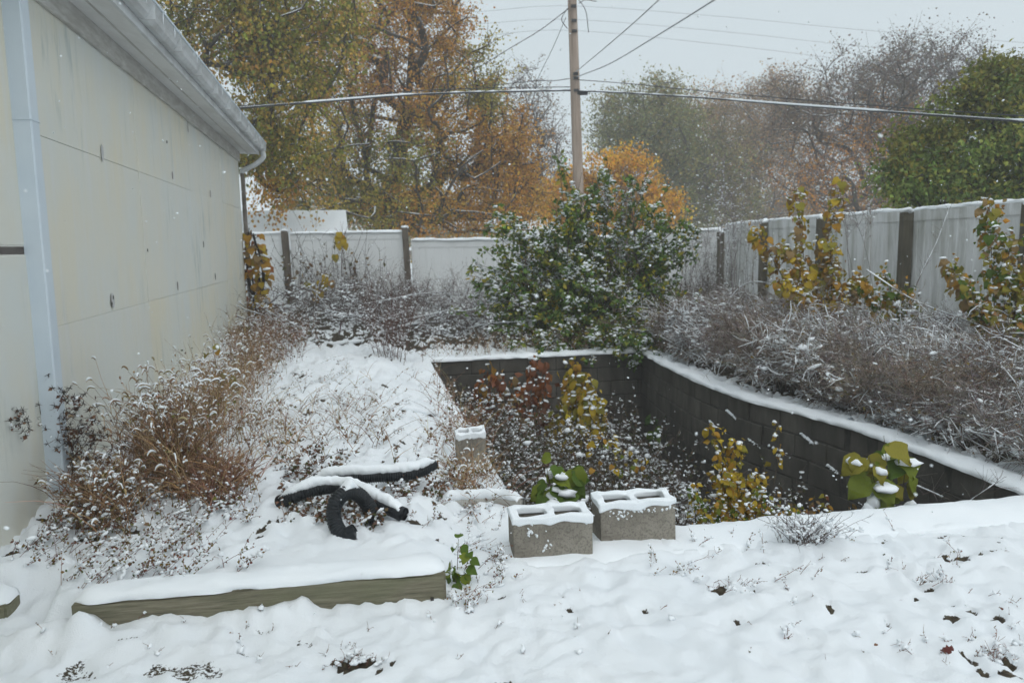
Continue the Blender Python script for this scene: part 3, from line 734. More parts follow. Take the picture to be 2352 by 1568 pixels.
e = cinder('upended snow-topped block half hidden by weeds on the left pit wall', (sb[0], sb[1]+.1, -.0), R(12)); e.scale = (.52, 1., 1.15)

# ------------------------------------------------------------------ timber edging
def mat_timber():
    M, t, b = newmat('weathered_timber'); v = coords(t, (1.6, 26, 26), 'Object', (0, 0, 0))
    c = ramp(t, noise(t, v, 2.6, 6, .7), [(.3, (.075, .07, .048)), (.5, (.175, .16, .112)), (.7, (.265, .24, .175))])
    c = mixc(t, ramp(t, noise(t, coords(t, (1.2, 3, 3)), 2.4, 3), [(.45, (0,)*3), (.68, (.6,)*3)]), c, (.16, .165, .10))
    t.links.new(c, b.inputs['Base Color']); b.inputs['Roughness'].default_value = .8
    bump(t, b, noise(t, v, 6, 4), .5, .004); return M
MT['timber'] = mat_timber()
def timber(label, a, b_, zt, w=.14, h=.15):
    a = np.array(a); b_ = np.array(b_); L = np.linalg.norm(b_-a); d = (b_-a)/L; nn = np.array([-d[1], d[0]]); mid = (a+b_)/2+nn*w/2
    e = thing('landscape_timber', label, 'timber', (mid[0], mid[1], 0))
    bm = bmesh.new(); bmesh.ops.create_cube(bm, size=1); bmesh.ops.scale(bm, vec=(L, w, h), verts=bm.verts)
    bmesh.ops.bevel(bm, geom=list(bm.edges), offset=.009, segments=2, affect='EDGES')
    bmesh.ops.bisect_plane(bm, geom=bm.verts[:]+bm.edges[:]+bm.faces[:], plane_co=(0, 0, 0), plane_no=(1, 0, 0))
    for k in range(1, 14): bmesh.ops.bisect_plane(bm, geom=bm.verts[:]+bm.edges[:]+bm.faces[:], plane_co=(L*(k/14-.5), 0, 0), plane_no=(1, 0, 0))
    for v in bm.verts: v.co.y += .006*math.sin(v.co.x*7); v.co.z += .004*math.sin(v.co.x*5+1)
    me = bpy.data.meshes.new('beam'); bm.to_mesh(me); bm.free(); me.materials.append(MT['timber'])
    o = copy_obj(me, 'beam', e, (mid[0], mid[1], zt-h/2), np.array([[d[0], nn[0], 0], [d[1], nn[1], 0], [0, 0, 1]]))
    ridge(lambda s: a+nn*(w*.6)+d*s, L, w*1.05, zt-.004, .042, .02, 40+int(abs(a[0]*7))).build('snow_cap', MT['snow'], e, True)
    return e
tm = timber('weathered grey-green landscape timber with snow on top, right end exposed', (-1.81, 3.03), (-.31, 3.285), .14)
tq = MB(); tq.box((-.372, 3.272, .016), .014, .03, .034, (.985, .17, 0), (-.17, .985, 0)); tq.build('saw_notch', MT['mark_dark'], tm)
timber('short end of a second timber showing at the left edge under snow', (-3.1, 3.08), (-2.2, 3.22), .055, .14, .13)
# ------------------------------------------------------------------ corrugated drain pipes
MT['pipe'] = simple('black_corrugated_plastic', (.006, .008, .010), (.016, .020, .024), 8, .5, bst=0, spec=.3)
MT['pipe_white'] = simple('dirty_white_pipe', (.38, .37, .34), (.5, .49, .46), 8, .6, bst=0)
def pipe(label, pts, r=.036, snow=True, mat='pipe', pitch=.013, sn=.026, t0=.0, t1=1., group='black corrugated drain pipes'):
    pts = np.asarray(pts, float); P = catmull(pts, np.linspace(0, len(pts)-1, 400))
    s = np.concatenate([[0], np.cumsum(np.linalg.norm(np.diff(P, axis=0), axis=1))]); L = s[-1]; n = int(L/(pitch/4))
    ss = np.linspace(0, L, n); Q = np.stack([np.interp(ss, s, P[:, i]) for i in range(3)], -1)
    rr = r+np.where(np.arange(n) % 4 < 2, .0026, -.0026)
    e = thing('drain_pipe', label, 'pipe', pts[0], group); mb = MB(); v, f = sweep(Q, rr, 16); mb.add(v, f); mb.build('tube', MT[mat], e, True)
    for end, q in ((0, Q[0]), (-1, Q[-1])):
        d = nrm((Q[0]-Q[3] if end == 0 else Q[-1]-Q[-4])[None])[0]; P2 = np.array([q-d*.02, q+d*.006]); mb = MB(); v, f = sweep(P2, r*1.08, 16); mb.add(v, f[:1]); mb.build('rim', MT[mat], e, True)
    if snow:
        m_ = (ss > L*t0) & (ss < L*t1); S = Q[m_][::2].copy(); ns = len(S)
        T = nrm(np.gradient(S, axis=0)); flat = np.clip(1.15-abs(T[:, 2])*1.25, 0, 1)
        th = sn*flat*(.75+.6*fbm(np.stack([np.arange(ns)*.09, np.full(ns, len(label))], -1), 3, 3))
        ed = np.minimum(np.arange(ns), np.arange(ns)[::-1])/8.; th = th*np.clip(ed, .15, 1)
        k = 12; an = np.arange(k)*2*np.pi/k; sd = nrm(np.stack([-T[:, 1], T[:, 0], np.zeros(ns)], -1)+1e-6)
        nse = (vnoise(np.stack([np.repeat(np.arange(ns)[:, None], k, 1)*.35, np.repeat(np.arange(k)[None], ns, 0)*.8], -1), 8)-.5)*.012
        V = S[:, None, :]+sd[:, None, :]*((r*.93*np.sqrt(np.clip(flat, .02, 1)))[:, None]*np.cos(an)[None]+nse)[:, :, None]
        V[:, :, 2] += (r*.72+th*.62)[:, None]+np.sin(an)[None]*(th*1.05+.006*flat)[:, None]+nse*.5
        idx = np.arange(ns*k).reshape(ns, k); b = np.roll(idx, -1, 1); f = np.stack([idx[:-1], b[:-1], b[1:], idx[1:]], -1).reshape(-1, 4)
        MB().add(V.reshape(-1, 3), [f, [list(idx[0][::-1])], [list(idx[-1])]]).build('snow_cap', MT['snow'], e, True)
    return e
pipe('long black corrugated pipe lying nearly straight behind the others', [G(725, 1103, .22), G(779, 1097, .235), G(845, 1094, .24), G(927, 1089, .24), G(969, 1079, .245), G(992, 1066, .255)], sn=.022)
pipe('black corrugated pipe with its open left end in the brown weeds', [G(645, 1152, .18), G(674, 1140, .22), G(702, 1129, .24), G(735, 1121, .245), G(768, 1119, .235), G(812, 1128, .225), G(855, 1148, .21), G(888, 1163, .19), G(926, 1181, .165)], sn=.022)
pipe('black corrugated pipe curled up into a standing loop in front', [D(864, 1197, 3.98), D(848, 1164, 3.97), D(828, 1139, 3.95), D(806, 1129, 3.92), D(784, 1138, 3.88), D(769, 1160, 3.84), D(767, 1190, 3.81), D(777, 1216, 3.78), D(794, 1229, 3.77), D(813, 1221, 3.77)], t0=.18, t1=.50, r=.037)
pipe('dirty white corrugated pipe end lying across the pit corner', [G(1010, 1160, .04), G(1050, 1153, .045), G(1110, 1150, .045), G(1150, 1150, .045), G(1196, 1158, .05)], r=.035, mat='pipe_white', sn=.024, group='white pipe')
# ------------------------------------------------------------------ utility pole and wires
MT['pole'] = simple('weathered_pole_wood', (.20, .15, .115), (.42, .335, .275), 4, .85, (4, 4, .25), lo=.3, hi=.7)
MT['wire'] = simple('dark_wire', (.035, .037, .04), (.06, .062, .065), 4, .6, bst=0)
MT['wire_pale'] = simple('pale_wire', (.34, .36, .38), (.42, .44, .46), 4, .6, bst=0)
pb = D(1330, 470, 20); pt = D(1311, -90, 20); dz = (pt-pb); pg = pb-dz*(pb[2]+.3)/dz[2]
pole = thing('utility_pole', 'tall pale wooden utility pole behind the green bush', 'pole', (pg[0], pg[1], 0))
P = np.array([pg+(pt-pg)*t for t in np.linspace(0, 1, 12)]); mb = MB(); mb.add(*sweep(P, np.linspace(.145, .105, 12), 14)); mb.build('shaft', MT['pole'], pole, True)
q = D(1336, 214, 19.95); mb = MB(); mb.box(q, .30, .12, .09); mb.build('splice_box', MT['wire'], pole)
for py in (208, 180, 170, 15, 48, 72):
    q = D(1317+py*.03, py, 19.87); mb = MB(); mb.box(q, .12, .14, .05); mb.build('bracket', MT['wire'], pole)
for k, (x0, y0, x1, y1, x2, y2) in enumerate(((1325, -5, 1345, 25, 1352, 75), (1303, 20, 1290, 45, 1303, 66), (1330, 8, 1345, 0, 1370, 4))):
    P = catmull(np.array([D(x0, y0, 19.9), D(x1, y1, 19.7), D(x2, y2, 19.85)]), np.linspace(0, 2, 16)); mb = MB(); mb.add(*sweep(P, .01, 5)); mb.build('jumper_wire', MT['wire'], pole)
def wire(label, pts, r, mat='wire', snow=0., n=60, group='overhead lines'):
    p = np.array([D(*q) for q in pts]); P = catmull(p, np.linspace(0, len(p)-1, n)); mb = MB(); mb.add(*sweep(P, r, 6))
    if snow:
        Q = P.copy(); Q[:, 2] += r*.9; th = snow*(.4+1.1*(fbm(np.stack([np.arange(n)*.45, np.full(n, 3.)], -1), 3, 2) > .48))
        e = thing('power_line', label, 'wire', p[0], group); mb.build('cable', MT[mat], e, True)
        ms = MB(); ms.add(*sweep(Q, th, 6)); ms.build('snow_cap', MT['snow'], e, True); return e
    o = mb.build('power_line', MT[mat], smooth=True); return tag(o, label, 'wire', group)
wire('thick snow-lined cable from the pole down to the left past the gutter', [(1310, 208, 19.9), (1150, 211, 19), (950, 218, 18), (750, 233, 17), (560, 248, 16), (300, 275, 15)], .022, snow=.016)
wire('thin line just above the thick cable left of the pole', [(1310, 200, 19.9), (1100, 203, 19), (900, 213, 18), (700, 236, 17), (560, 243, 16.2), (300, 262, 15.2)], .010)
wire('snow-lined cable from the splice box down to the right edge', [(1320, 209, 19.9), (1420, 213, 19.5), (1600, 224, 18), (1800, 240, 16), (2050, 258, 13.6), (2352, 279, 11), (2600, 294, 9.5)], .018, snow=.014)
wire('thin line running right above the splice box cable', [(1320, 183, 19.9), (1450, 193, 20), (1600, 208, 18.5), (1800, 226, 16.5), (2050, 246, 14), (2400, 270, 11)], .009)
wire('steep pale wire from the pole up to the top edge, left of a pair', [(1322, 166, 19.9), (1380, 118, 17), (1450, 58, 14), (1520, -6, 12), (1600, -80, 10)], .011, 'wire_pale')
wire('less steep pale wire from the pole up to the top edge, right of a pair', [(1322, 178, 19.9), (1400, 147, 18), (1500, 88, 15), (1600, 26, 12.5), (1700, -38, 11)], .013, 'wire_pale')
wire('twisted line from the pole down left into the orange tree', [(1306, 20, 19.9), (1240, 70, 21), (1170, 112, 23), (1090, 160, 25), (1000, 205, 27)], .011)
wire('thin drop wire hanging steeply left of the pole', [(1300, 40, 19.9), (1270, 110, 20), (1250, 150, 20.4), (1233, 186, 21)], .007)
wire('short slack line left of the pole meeting the drop wire', [(1308, 181, 19.9), (1270, 186, 20.3), (1233, 186, 21), (1170, 192, 23), (1100, 200, 25)], .009)
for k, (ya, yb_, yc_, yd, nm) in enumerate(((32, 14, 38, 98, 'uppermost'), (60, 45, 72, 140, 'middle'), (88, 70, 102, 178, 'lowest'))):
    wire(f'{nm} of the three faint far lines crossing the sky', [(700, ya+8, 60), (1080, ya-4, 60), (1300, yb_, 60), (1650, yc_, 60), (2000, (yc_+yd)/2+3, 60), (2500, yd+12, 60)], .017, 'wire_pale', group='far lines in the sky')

# ------------------------------------------------------------------ shed behind the fence, far house
MT['shed_wall'] = simple('shed_wall', (.42, .42, .4), (.5, .5, .48), 3)
def shed(name, label, cat, c, sx, sy, ze, zr, ov=.12, wallmat='shed_wall', rot=14):
    x, y = c; e = thing(name, label, cat, (x, y, 0)); mb = MB(); mb.box((x, y, ze/2), sx, sy, ze)
    hx, hy = sx/2, sy/2
    mb.add([(x-hx, y-hy, ze), (x-hx, y+hy, ze), (x-hx, y, zr-.05), (x+hx, y-hy, ze), (x+hx, y+hy, ze), (x+hx, y, zr-.05)], [[[0, 1, 2], [3, 5, 4]]]); mb.build('wall', MT[wallmat], e)
    r = MB(); X0, X1 = x-hx-ov, x+hx+ov; k = (zr-ze)/hy; y0, y1 = y-hy-ov, y+hy+ov; zl = ze-k*ov
    for side, ya in ((0, y0), (1, y1)):
        r.add([(X0, ya, zl), (X1, ya, zl), (X1, y, zr), (X0, y, zr), (X0, ya, zl+.09), (X1, ya, zl+.09), (X1, y, zr+.09), (X0, y, zr+.09)],
              [[[0, 1, 2, 3], [4, 7, 6, 5], [0, 4, 5, 1], [1, 5, 6, 2], [0, 3, 7, 4]]])
    r.build('roof', MT['snow'], e)
    d = MB(); d.box((x+hx*.3, y-hy-.01, ze*.45), .8, .04, ze*.85); d.build('door', MT['vinyl'], e)
    e.rotation_euler = (0, 0, R(rot)); return e
s0 = D(795, 487, 19.8); s1 = D(800, 535, 19)
shed('garden_shed', 'shed with a plain white snow-covered roof behind the back fence', 'shed', (s0[0]-1.93, 19.75), 3.55, 2.2, 1.62, 2.42)
h0 = D(1262, 508, 34); shed('distant_house', 'low house roof under snow far behind the big bush', 'house', (h0[0]-.2, 35), 1.7, 4.5, 1.75, 2.55)
# ------------------------------------------------------------------ trees
def skeleton(trunk, targets, lift=.35, jitter=.06, step=.8):
    """grow limbs from the trunk polyline to every target; returns positions, parents"""
    pos = [np.array(q, float) for q in trunk]; par = [-1]+list(range(len(trunk)-1)); tip = []
    A = np.array(pos); top = A[-1]
    order = np.argsort(np.linalg.norm(targets-A[len(A)//3], axis=1))
    for ti in order:
        t = targets[ti]; A = np.array(pos); dv = t-A; dist = np.linalg.norm(dv, axis=1)
        cost = dist+np.maximum(0, -dv[:, 2])*1.2+np.maximum(0, .25*dist-dv[:, 2])*.35
        cost[0] += 50
        pd = nrm(A-A[np.maximum(np.array(par), 0)]); ca = np.sum(pd*dv, 1)/np.maximum(dist, 1e-6); cost += dist*.45*(1-ca)*(np.arange(len(A)) > 0)
        k = int(np.argmin(cost)); a = A[k]; L = dist[k]; n = max(1, int(L/step)); prev = k
        off = rng.normal(size=3)*L*jitter; off[2] -= L*lift*.12
        for s in range(1, n+1):
            f = s/n; p = a+(t-a)*f+off*math.sin(f*math.pi)+rng.normal(size=3)*step*jitter*(s < n)
            pos.append(p); par.append(prev); prev = len(pos)-1
        tip.append(prev)
    return np.array(pos), np.array(par), tip
def limb_mesh(mb, pos, par, tips, r0, expo=2.2, k=6, mi=0, rmax=None):
    n = len(pos); acc = np.zeros(n); 
    for t in tips: acc[t] += r0**expo
    rad = np.zeros(n)
    for i in range(n-1, 0, -1):
        rad[i] = max(acc[i], r0**expo)**(1/expo); acc[par[i]] += rad[i]**expo
    rad[0] = acc[0]**(1/expo)
    if rmax: rad = np.minimum(rad, rmax)
    seen = np.zeros(n, bool); order = sorted(range(n), key=lambda i: rad[i])
    children = np.zeros(n, int); 
    for i in range(1, n): children[par[i]] += 1
    for i in range(n):
        if children[i]: continue
        ch = [i]; j = par[i]; seen[i] = True
        while j >= 0:
            ch.append(j)
            if seen[j]: break
            seen[j] = True; j = par[j]
        if len(ch) < 2: continue
        P = pos[ch]; rr = rad[ch].copy()
        if len(ch) > 2 and seen[ch[-1]]: rr[-1] = min(rr[-1], rr[-2]*1.15)
        if len(P) > 2: 
            Pn = catmull(P, np.linspace(0, len(P)-1, (len(P)-1)*2+1)); rr = np.interp(np.linspace(0, len(P)-1, len(Pn)), np.arange(len(P)), rr); P = Pn
        kk = 4 if rr.max() < .03 else (5 if rr.max() < .08 else 8)
        v, f = sweep(P, rr, kk); mb.add(v, f[:1], (1, 1, 1), mi)
    return rad
def ell_points(n, c, r, power=2.4):
    d = rvec(n); q = rng.random(n)**(1/power); return c+d*q[:, None]*np.asarray(r)
def tree(name, label, base, trunk_px, lobes, nclump, nleaf, leaf, clump_r, palettes, bark='bark', r0=.012, twig=(4, .5), cat='tree', group=None, snow=0., droop=.5, rmax=None, width=.8, step=.8, twig_col=(.07, .055, .045), keepout=None, bare=(), jitter=.06):
    """trunk_px: (px,py,Y) up the trunk; lobes: (px,py,rx,ry,Y,ry_depth,weight,palette index)"""
    tr = [np.array([base[0], base[1], 0.])]+[D(*q) for q in trunk_px]; tr = catmull(np.array(tr), np.linspace(0, len(tr)-1, len(tr)*3-2))
    w = np.array([l[6] for l in lobes], float); w /= w.sum(); cl = []; ci = []
    for l, ww in zip(lobes, w):
        n = max(3, int(nclump*ww)); c = D(l[0], l[1], l[4]); r = np.array([l[2]/FP*l[4], l[5], l[3]/FP*l[4]])
        cl.append(ell_points(n, c, r)); ci += [l[7]]*n
    cl = np.concatenate(cl); ci = np.array(ci); ok = cl[:, 2] > .8
    if keepout is not None: ok &= keepout(cl)
    cl, ci = cl[ok], ci[ok]
    e = thing(name, label, cat, (base[0], base[1], 0), group)
    tg = np.concatenate([np.array([D(*b_) for b_ in bare]), cl]) if len(bare) else cl
    pos, par, tips = skeleton(tr, tg, step=step, jitter=jitter); mb = MB(); limb_mesh(mb, pos, par, tips, r0, rmax=rmax)
    mb.build('trunk', MT[bark], e, True)
    n = len(cl); k = twig[0]
    cid = np.repeat(np.arange(n), k); s = cl[cid]; d = nrm(rng.normal(size=(n*k, 3))+np.array([0, 0, .35])); L = U(.4, 1.2, n*k)*twig[1]
    tt = np.linspace(0, 1, 4); P = s[:, None]+d[:, None]*L[:, None, None]*tt[None, :, None]+rng.normal(size=(n*k, 1, 3))*.12*L[:, None, None]*(tt**2)[None, :, None]
    P[:, :, 2] -= (droop*.25*L[:, None]*tt**2)
    tw = MB(); tw.strands(P, taper(n*k, 4, r0*.55, r0*.2), jit(twig_col, n*k, .15), 3)
    tw.build('twigs', MT['stem'], e, kind='stuff')
    if nleaf:
        nl = nleaf*n; lc = np.repeat(np.arange(n), nleaf); w2 = rng.integers(0, k, nl); pi = lc*k+w2
        q, tan = along(P, pi, rng.random(nl)**.7); q = q+rng.normal(size=(nl, 3))*clump_r*.28
        d = nrm(rng.normal(size=(nl, 3))*.8+tan*.3+np.array([0, 0, -droop]))
        tone = (.75+.5*rng.random(n))[lc][:, None]
        pc = np.zeros((n, 3)); 
        for p_ in range(len(palettes)):
            mk = ci == p_; pc[mk] = pick(palettes[p_], int(mk.sum()))
        lcol = np.where((rng.random(nl) < .3)[:, None], np.array([palettes[i][rng.integers(len(palettes[i]))] for i in ci[lc]]), pc[lc])
        lf = MB(); leaves(lf, q, d, U(.7, 1.25, nl)*leaf, np.clip(jit(lcol, nl, .2)*tone, .004, .9), width=width)
        lf.build('crown', MT['leaf'], e, kind='stuff')
        if snow:
            sl = rng.random(nl) < snow; sq = q[sl]+np.array([0, 0, leaf*.12]); sm = MB(); blobs(sm, sq, U(.2, .5, len(sq))*leaf, .45); sm.build('snow_on_leaves', MT['snow'], e, True, kind='stuff')
    return e
OR = [(.56, .30, .05), (.50, .25, .045), (.60, .36, .065), (.44, .22, .05)]
OL = [(.27, .25, .05), (.34, .29, .055), (.21, .21, .042), (.44, .32, .055)]
YG = [(.33, .29, .05), (.26, .25, .045), (.42, .30, .06), (.17, .18, .035), (.46, .28, .07)]
RB = [(.38, .19, .075), (.44, .23, .07), (.34, .18, .085)]
BR = [(.22, .165, .12), (.19, .145, .11), (.26, .185, .125)]
GN = [(.17, .235, .055), (.21, .27, .065), (.27, .30, .07), (.33, .32, .07), (.12, .17, .045)]
GY = [(.20, .215, .09), (.23, .24, .10), (.26, .25, .10), (.29, .245, .09)]
BO = [(.68, .36, .035), (.62, .31, .03), (.74, .42, .04)]
tb = D(885, 560, 26)
tree('maple_tree', 'large autumn tree with orange and olive leaves behind the back fence', tb, [(890, 500, 26), (905, 420, 26), (922, 330, 26), (938, 220, 26), (945, 110, 26.3), (935, 20, 26.5)],
     [(905, 20, 190, 110, 26, 3., 1.1, 0), (790, 130, 130, 150, 26.5, 2.6, 1., 2), (1040, 260, 130, 150, 26, 2.6, 1.15, 0), (1120, 420, 120, 120, 26, 2.4, 1., 0), (900, 380, 190, 130, 25.5, 2.8, 1.4, 1),
      (730, 400, 120, 120, 26, 2.4, .8, 3), (1000, 60, 80, 90, 26, 2., .5, 0), (1010, 490, 170, 55, 25.5, 2.4, .9, 0), (880, 220, 170, 120, 26, 3, 1., 2), (850, 480, 180, 60, 25, 2.5, .8, 1), (1110, 190, 70, 80, 26, 2, .5, 1), (960, -90, 170, 90, 26.5, 3, .7, 0), (1165, 340, 70, 90, 26, 2.2, .6, 0), (1180, 470, 75, 65, 25.5, 2.2, .55, 0)],
     670, 125, .088, .5, [OR, OL, RB+OR, YG], r0=.022, twig=(6, .75), step=.9, bare=[(1000, 430, 23.1), (1060, 385, 22.9), (1110, 345, 22.9), (1150, 372, 22.9), (1010, 350, 23.0), (1090, 410, 23.0), (985, 250, 23.0), (1030, 205, 23.0), (890, 120, 23.1), (850, 330, 23.0), (800, 290, 23.0), (760, 210, 23.0), (1000, 495, 23.1), (960, 440, 22.9), (780, 480, 23.0), (1020, 130, 23.1)], jitter=.045)
lb = np.array([-7.6, 17.6])
tree('yellow_tree', 'loose yellow-green tree hanging over the gutter of the pale building', lb, [(395, 300, 17.6), (420, 90, 17.8), (470, -20, 18)],
     [(520, 60, 140, 120, 18, 1.8, 1., 3), (640, 180, 130, 150, 18.3, 1.8, 1.1, 3), (700, 60, 150, 110, 18.6, 1.8, 1.1, 3), (600, 330, 90, 70, 18, 1.4, .4, 1), (680, 360, 100, 90, 18.4, 1.5, .5, 3), (530, -60, 200, 80, 18.2, 2, .8, 3), (620, 425, 70, 30, 18.6, 1., .15, 0)],
     330, 85, .088, .4, [OR, OL, RB, YG], r0=.011, twig=(6, .8), droop=1.2, step=.7)
t3 = D(1240, 560, 36)
tree('bare_brown_tree', 'thin brown half-bare tree just left of the utility pole', t3, [(1242, 480, 36), (1238, 380, 36), (1232, 260, 36)],
     [(1215, 250, 55, 90, 36, 2, .7, 4), (1245, 350, 75, 100, 36, 2.2, 1., 4), (1260, 460, 80, 80, 36, 2.2, .9, 4), (1180, 430, 60, 90, 36, 2, .6, 4)],
     240, 28, .09, .6, [OR, OL, RB, YG, BR], 'bark_far', r0=.014, twig=(7, 1.), twig_col=(.11, .095, .085))
t4 = D(1400, 560, 31)
tree('orange_tree', 'small bright orange tree right behind the utility pole', t4, [(1402, 520, 31), (1404, 460, 31)],
     [(1405, 430, 105, 85, 31, 1.8, 1.3, 0), (1320, 465, 60, 60, 31, 1.4, .6, 0), (1490, 480, 65, 50, 31, 1.4, .6, 0), (1400, 500, 140, 45, 31, 1.6, .8, 0)],
     230, 110, .13, .55, [BO], 'bark_far', r0=.012, twig=(6, .7))
t5 = D(1530, 560, 42)
tree('olive_tree', 'tall rounded grey-olive tree beyond the orange tree', t5, [(1530, 500, 42), (1525, 400, 42), (1515, 290, 42)],
     [(1512, 225, 60, 50, 42, 2, .45, 0), (1450, 290, 80, 75, 42, 3, .8, 0), (1545, 310, 100, 85, 42, 3, 1.1, 0), (1590, 400, 120, 100, 42, 3, 1.3, 0), (1660, 380, 80, 120, 43, 3, .9, 1), (1480, 390, 110, 90, 42, 3, 1., 0), (1390, 300, 45, 55, 42, 2, .3, 0), (1620, 480, 130, 60, 42, 3, .8, 0)],
     430, 100, .125, .8, [GY, [(.25, .19, .085), (.22, .17, .08)]], 'bark_far', r0=.018, twig=(6, 1.3), step=1.3, twig_col=(.1, .09, .075))
t6 = D(1740, 560, 50)
tree('russet_tree', 'hazy russet tree between the olive tree and the bare one', t6, [(1740, 480, 50), (1735, 380, 50), (1720, 270, 50)],
     [(1650, 265, 90, 60, 50, 3, .8, 0), (1740, 290, 100, 90, 50, 3.5, 1.1, 0), (1800, 250, 80, 70, 50, 3, .8, 0), (1760, 400, 110, 110, 50, 3.5, 1.2, 1), (1830, 480, 120, 60, 49, 3, .8, 1)],
     340, 90, .115, .9, [[(.42, .25, .09), (.36, .21, .09), (.30, .20, .10)], [(.34, .22, .12), (.27, .20, .13)]], 'bark_far', r0=.02, twig=(7, 1.6), step=1.4, twig_col=(.11, .09, .08))
t7 = D(2058, 560, 30)
tree('bare_oak_tree', 'spreading nearly bare tree with snow-lined limbs and some orange leaves', t7, [(2062, 470, 30), (2055, 390, 30), (2050, 330, 30), (2070, 270, 30), (2090, 200, 30)],
     [(1960, 205, 170, 90, 30, 3, 1., 1), (2090, 180, 130, 85, 30, 3, .9, 2), (2190, 190, 70, 70, 30, 2, .4, 2), (1990, 300, 120, 80, 31, 2.6, 1.2, 0), (2070, 360, 90, 110, 31, 2.5, 1.1, 0), (1880, 400, 110, 70, 29, 2.4, .6, 0), (1970, 450, 120, 70, 30, 2.4, .6, 0), (1850, 300, 90, 90, 30, 2.4, .5, 1)],
     430, 62, .085, .7, [[(.58, .27, .05), (.50, .23, .05), (.4, .21, .08)], BR, [(.18, .15, .13)]], 'bark', r0=.016, twig=(12, 1.1), step=1.1, twig_col=(.13, .11, .10), jitter=.025)
t8 = np.array([8.4, 13.2])
tree('evergreen_shrub_tree', 'dense dark green bushy tree rising above the right fence', t8, [(2270, 470, 13.2), (2280, 380, 13.3), (2290, 290, 13.4)],
     [(2290, 290, 130, 105, 13.5, 1.2, 1.2, 0), (2220, 215, 22, 26, 13.5, .4, .06, 1), (2310, 150, 26, 22, 13.5, .4, .06, 1), (2150, 300, 26, 26, 13.4, .4, .06, 1), (2050, 370, 26, 26, 13.2, .4, .06, 1), (2265, 175, 20, 22, 13.5, .4, .05, 1), (2160, 400, 130, 80, 13.3, 1., 1.1, 0), (2330, 190, 80, 55, 13.6, .9, .45, 1), (2250, 230, 70, 60, 13.5, .8, .4, 1), (2080, 430, 60, 55, 13.2, .6, .35, 0), (2320, 420, 140, 90, 13.3, 1., 1.1, 0), (2430, 300, 120, 130, 13.5, 1.2, .9, 0), (2110, 330, 50, 40, 13.4, .6, .18, 1)],
     430, 62, .09, .24, [GN, [(.2, .2, .04), (.24, .22, .045), (.13, .16, .032)]], r0=.006, twig=(6, .42), snow=0., step=.45, width=.6,
     keepout=lambda c: (c[:, 0] > np.interp(c[:, 1], [4.4, 16.3], [6.6, 4.45])+.35))
# far wood that closes the view
fw = MB(); n = 26000; fxp = U(-45, 62, n); fyp = U(68, 84, n); hh = 1.2+5.0*vnoise(np.stack([fxp*.16, fxp*0], -1), 5)+2*vnoise(np.stack([fxp*.6, fyp*.1], -1), 6); zz = hh*rng.random(n)**.8
leaves(fw, np.stack([fxp, fyp, zz], -1), rvec(n), U(.3, .6, n), jit(pick(BR+OR[:2]+GY, n), n, .2))
tag(fw.build('distant_wood', MT['leaf']), 'far wood behind the gardens, brown and orange', None, kind='stuff')

# ------------------------------------------------------------------ the big green bush behind the pit
def bush_stuff(e, stems, rs, nleaf_per, leaf, pal, tall=.6, snow=.4, width=.7, twl=(.12, .3), per=9, droop=.4, stemcol=(.09, .075, .06), snowr=.55, twf=.25, patch=False):
    mb = MB(); mb.strands(stems, taper(len(stems), stems.shape[1], rs, rs*.35), jit(stemcol, len(stems)), 5); mb.build('stems', MT['stem'], e, kind='stuff')
    T, ti = twigs(stems, per, twl, .75, .2, 4, twf); tw = MB(); tw.strands(T, taper(len(T), 4, .004, .0015), jit(stemcol, len(T)), 3); tw.build('twigs', MT['stem'], e, kind='stuff')
    nl = len(T)*nleaf_per; i = np.repeat(np.arange(len(T)), nleaf_per); q, tan = along(T, i, U(.15, 1, nl)); q = q+rng.normal(size=(nl, 3))*.02
    d = nrm(tan*.5+rng.normal(size=(nl, 3))*.6+np.array([0, 0, -droop])); tone = (.8+.4*rng.random(len(T)))[i][:, None]
    c = pick(pal, len(stems))[ti[i]] if len(pal) > 1 else pick(pal, nl); c = np.where((rng.random(nl) < .6)[:, None], pick(pal, nl), c)
    lf = MB(); leaves(lf, q, d, U(.7, 1.3, nl)*leaf, np.clip(jit(c, nl, .2)*tone, .004, .9), width=width); lf.build('foliage', MT['leaf'], e, kind='stuff')
    if snow:
        k = rng.random(nl) < (snow*sstep(.42, .62, vnoise(q*4.5, 12))*2.2 if patch else snow); s = q[k]+d[k]*leaf*.3+np.array([0, 0, leaf*.12]); sm = MB(); blobs(sm, s, U(.4, 1.1, len(s))*leaf*snowr, .55); sm.build('snow_on_leaves', MT['snow'], e, True, kind='stuff')
bb = D(1370, 800, 12.0); bb[2] = .1
e = thing('green_bush', 'big sprawling green bush with snow on its leaves behind the pit', 'bush', bb)
tips = []; tys = []
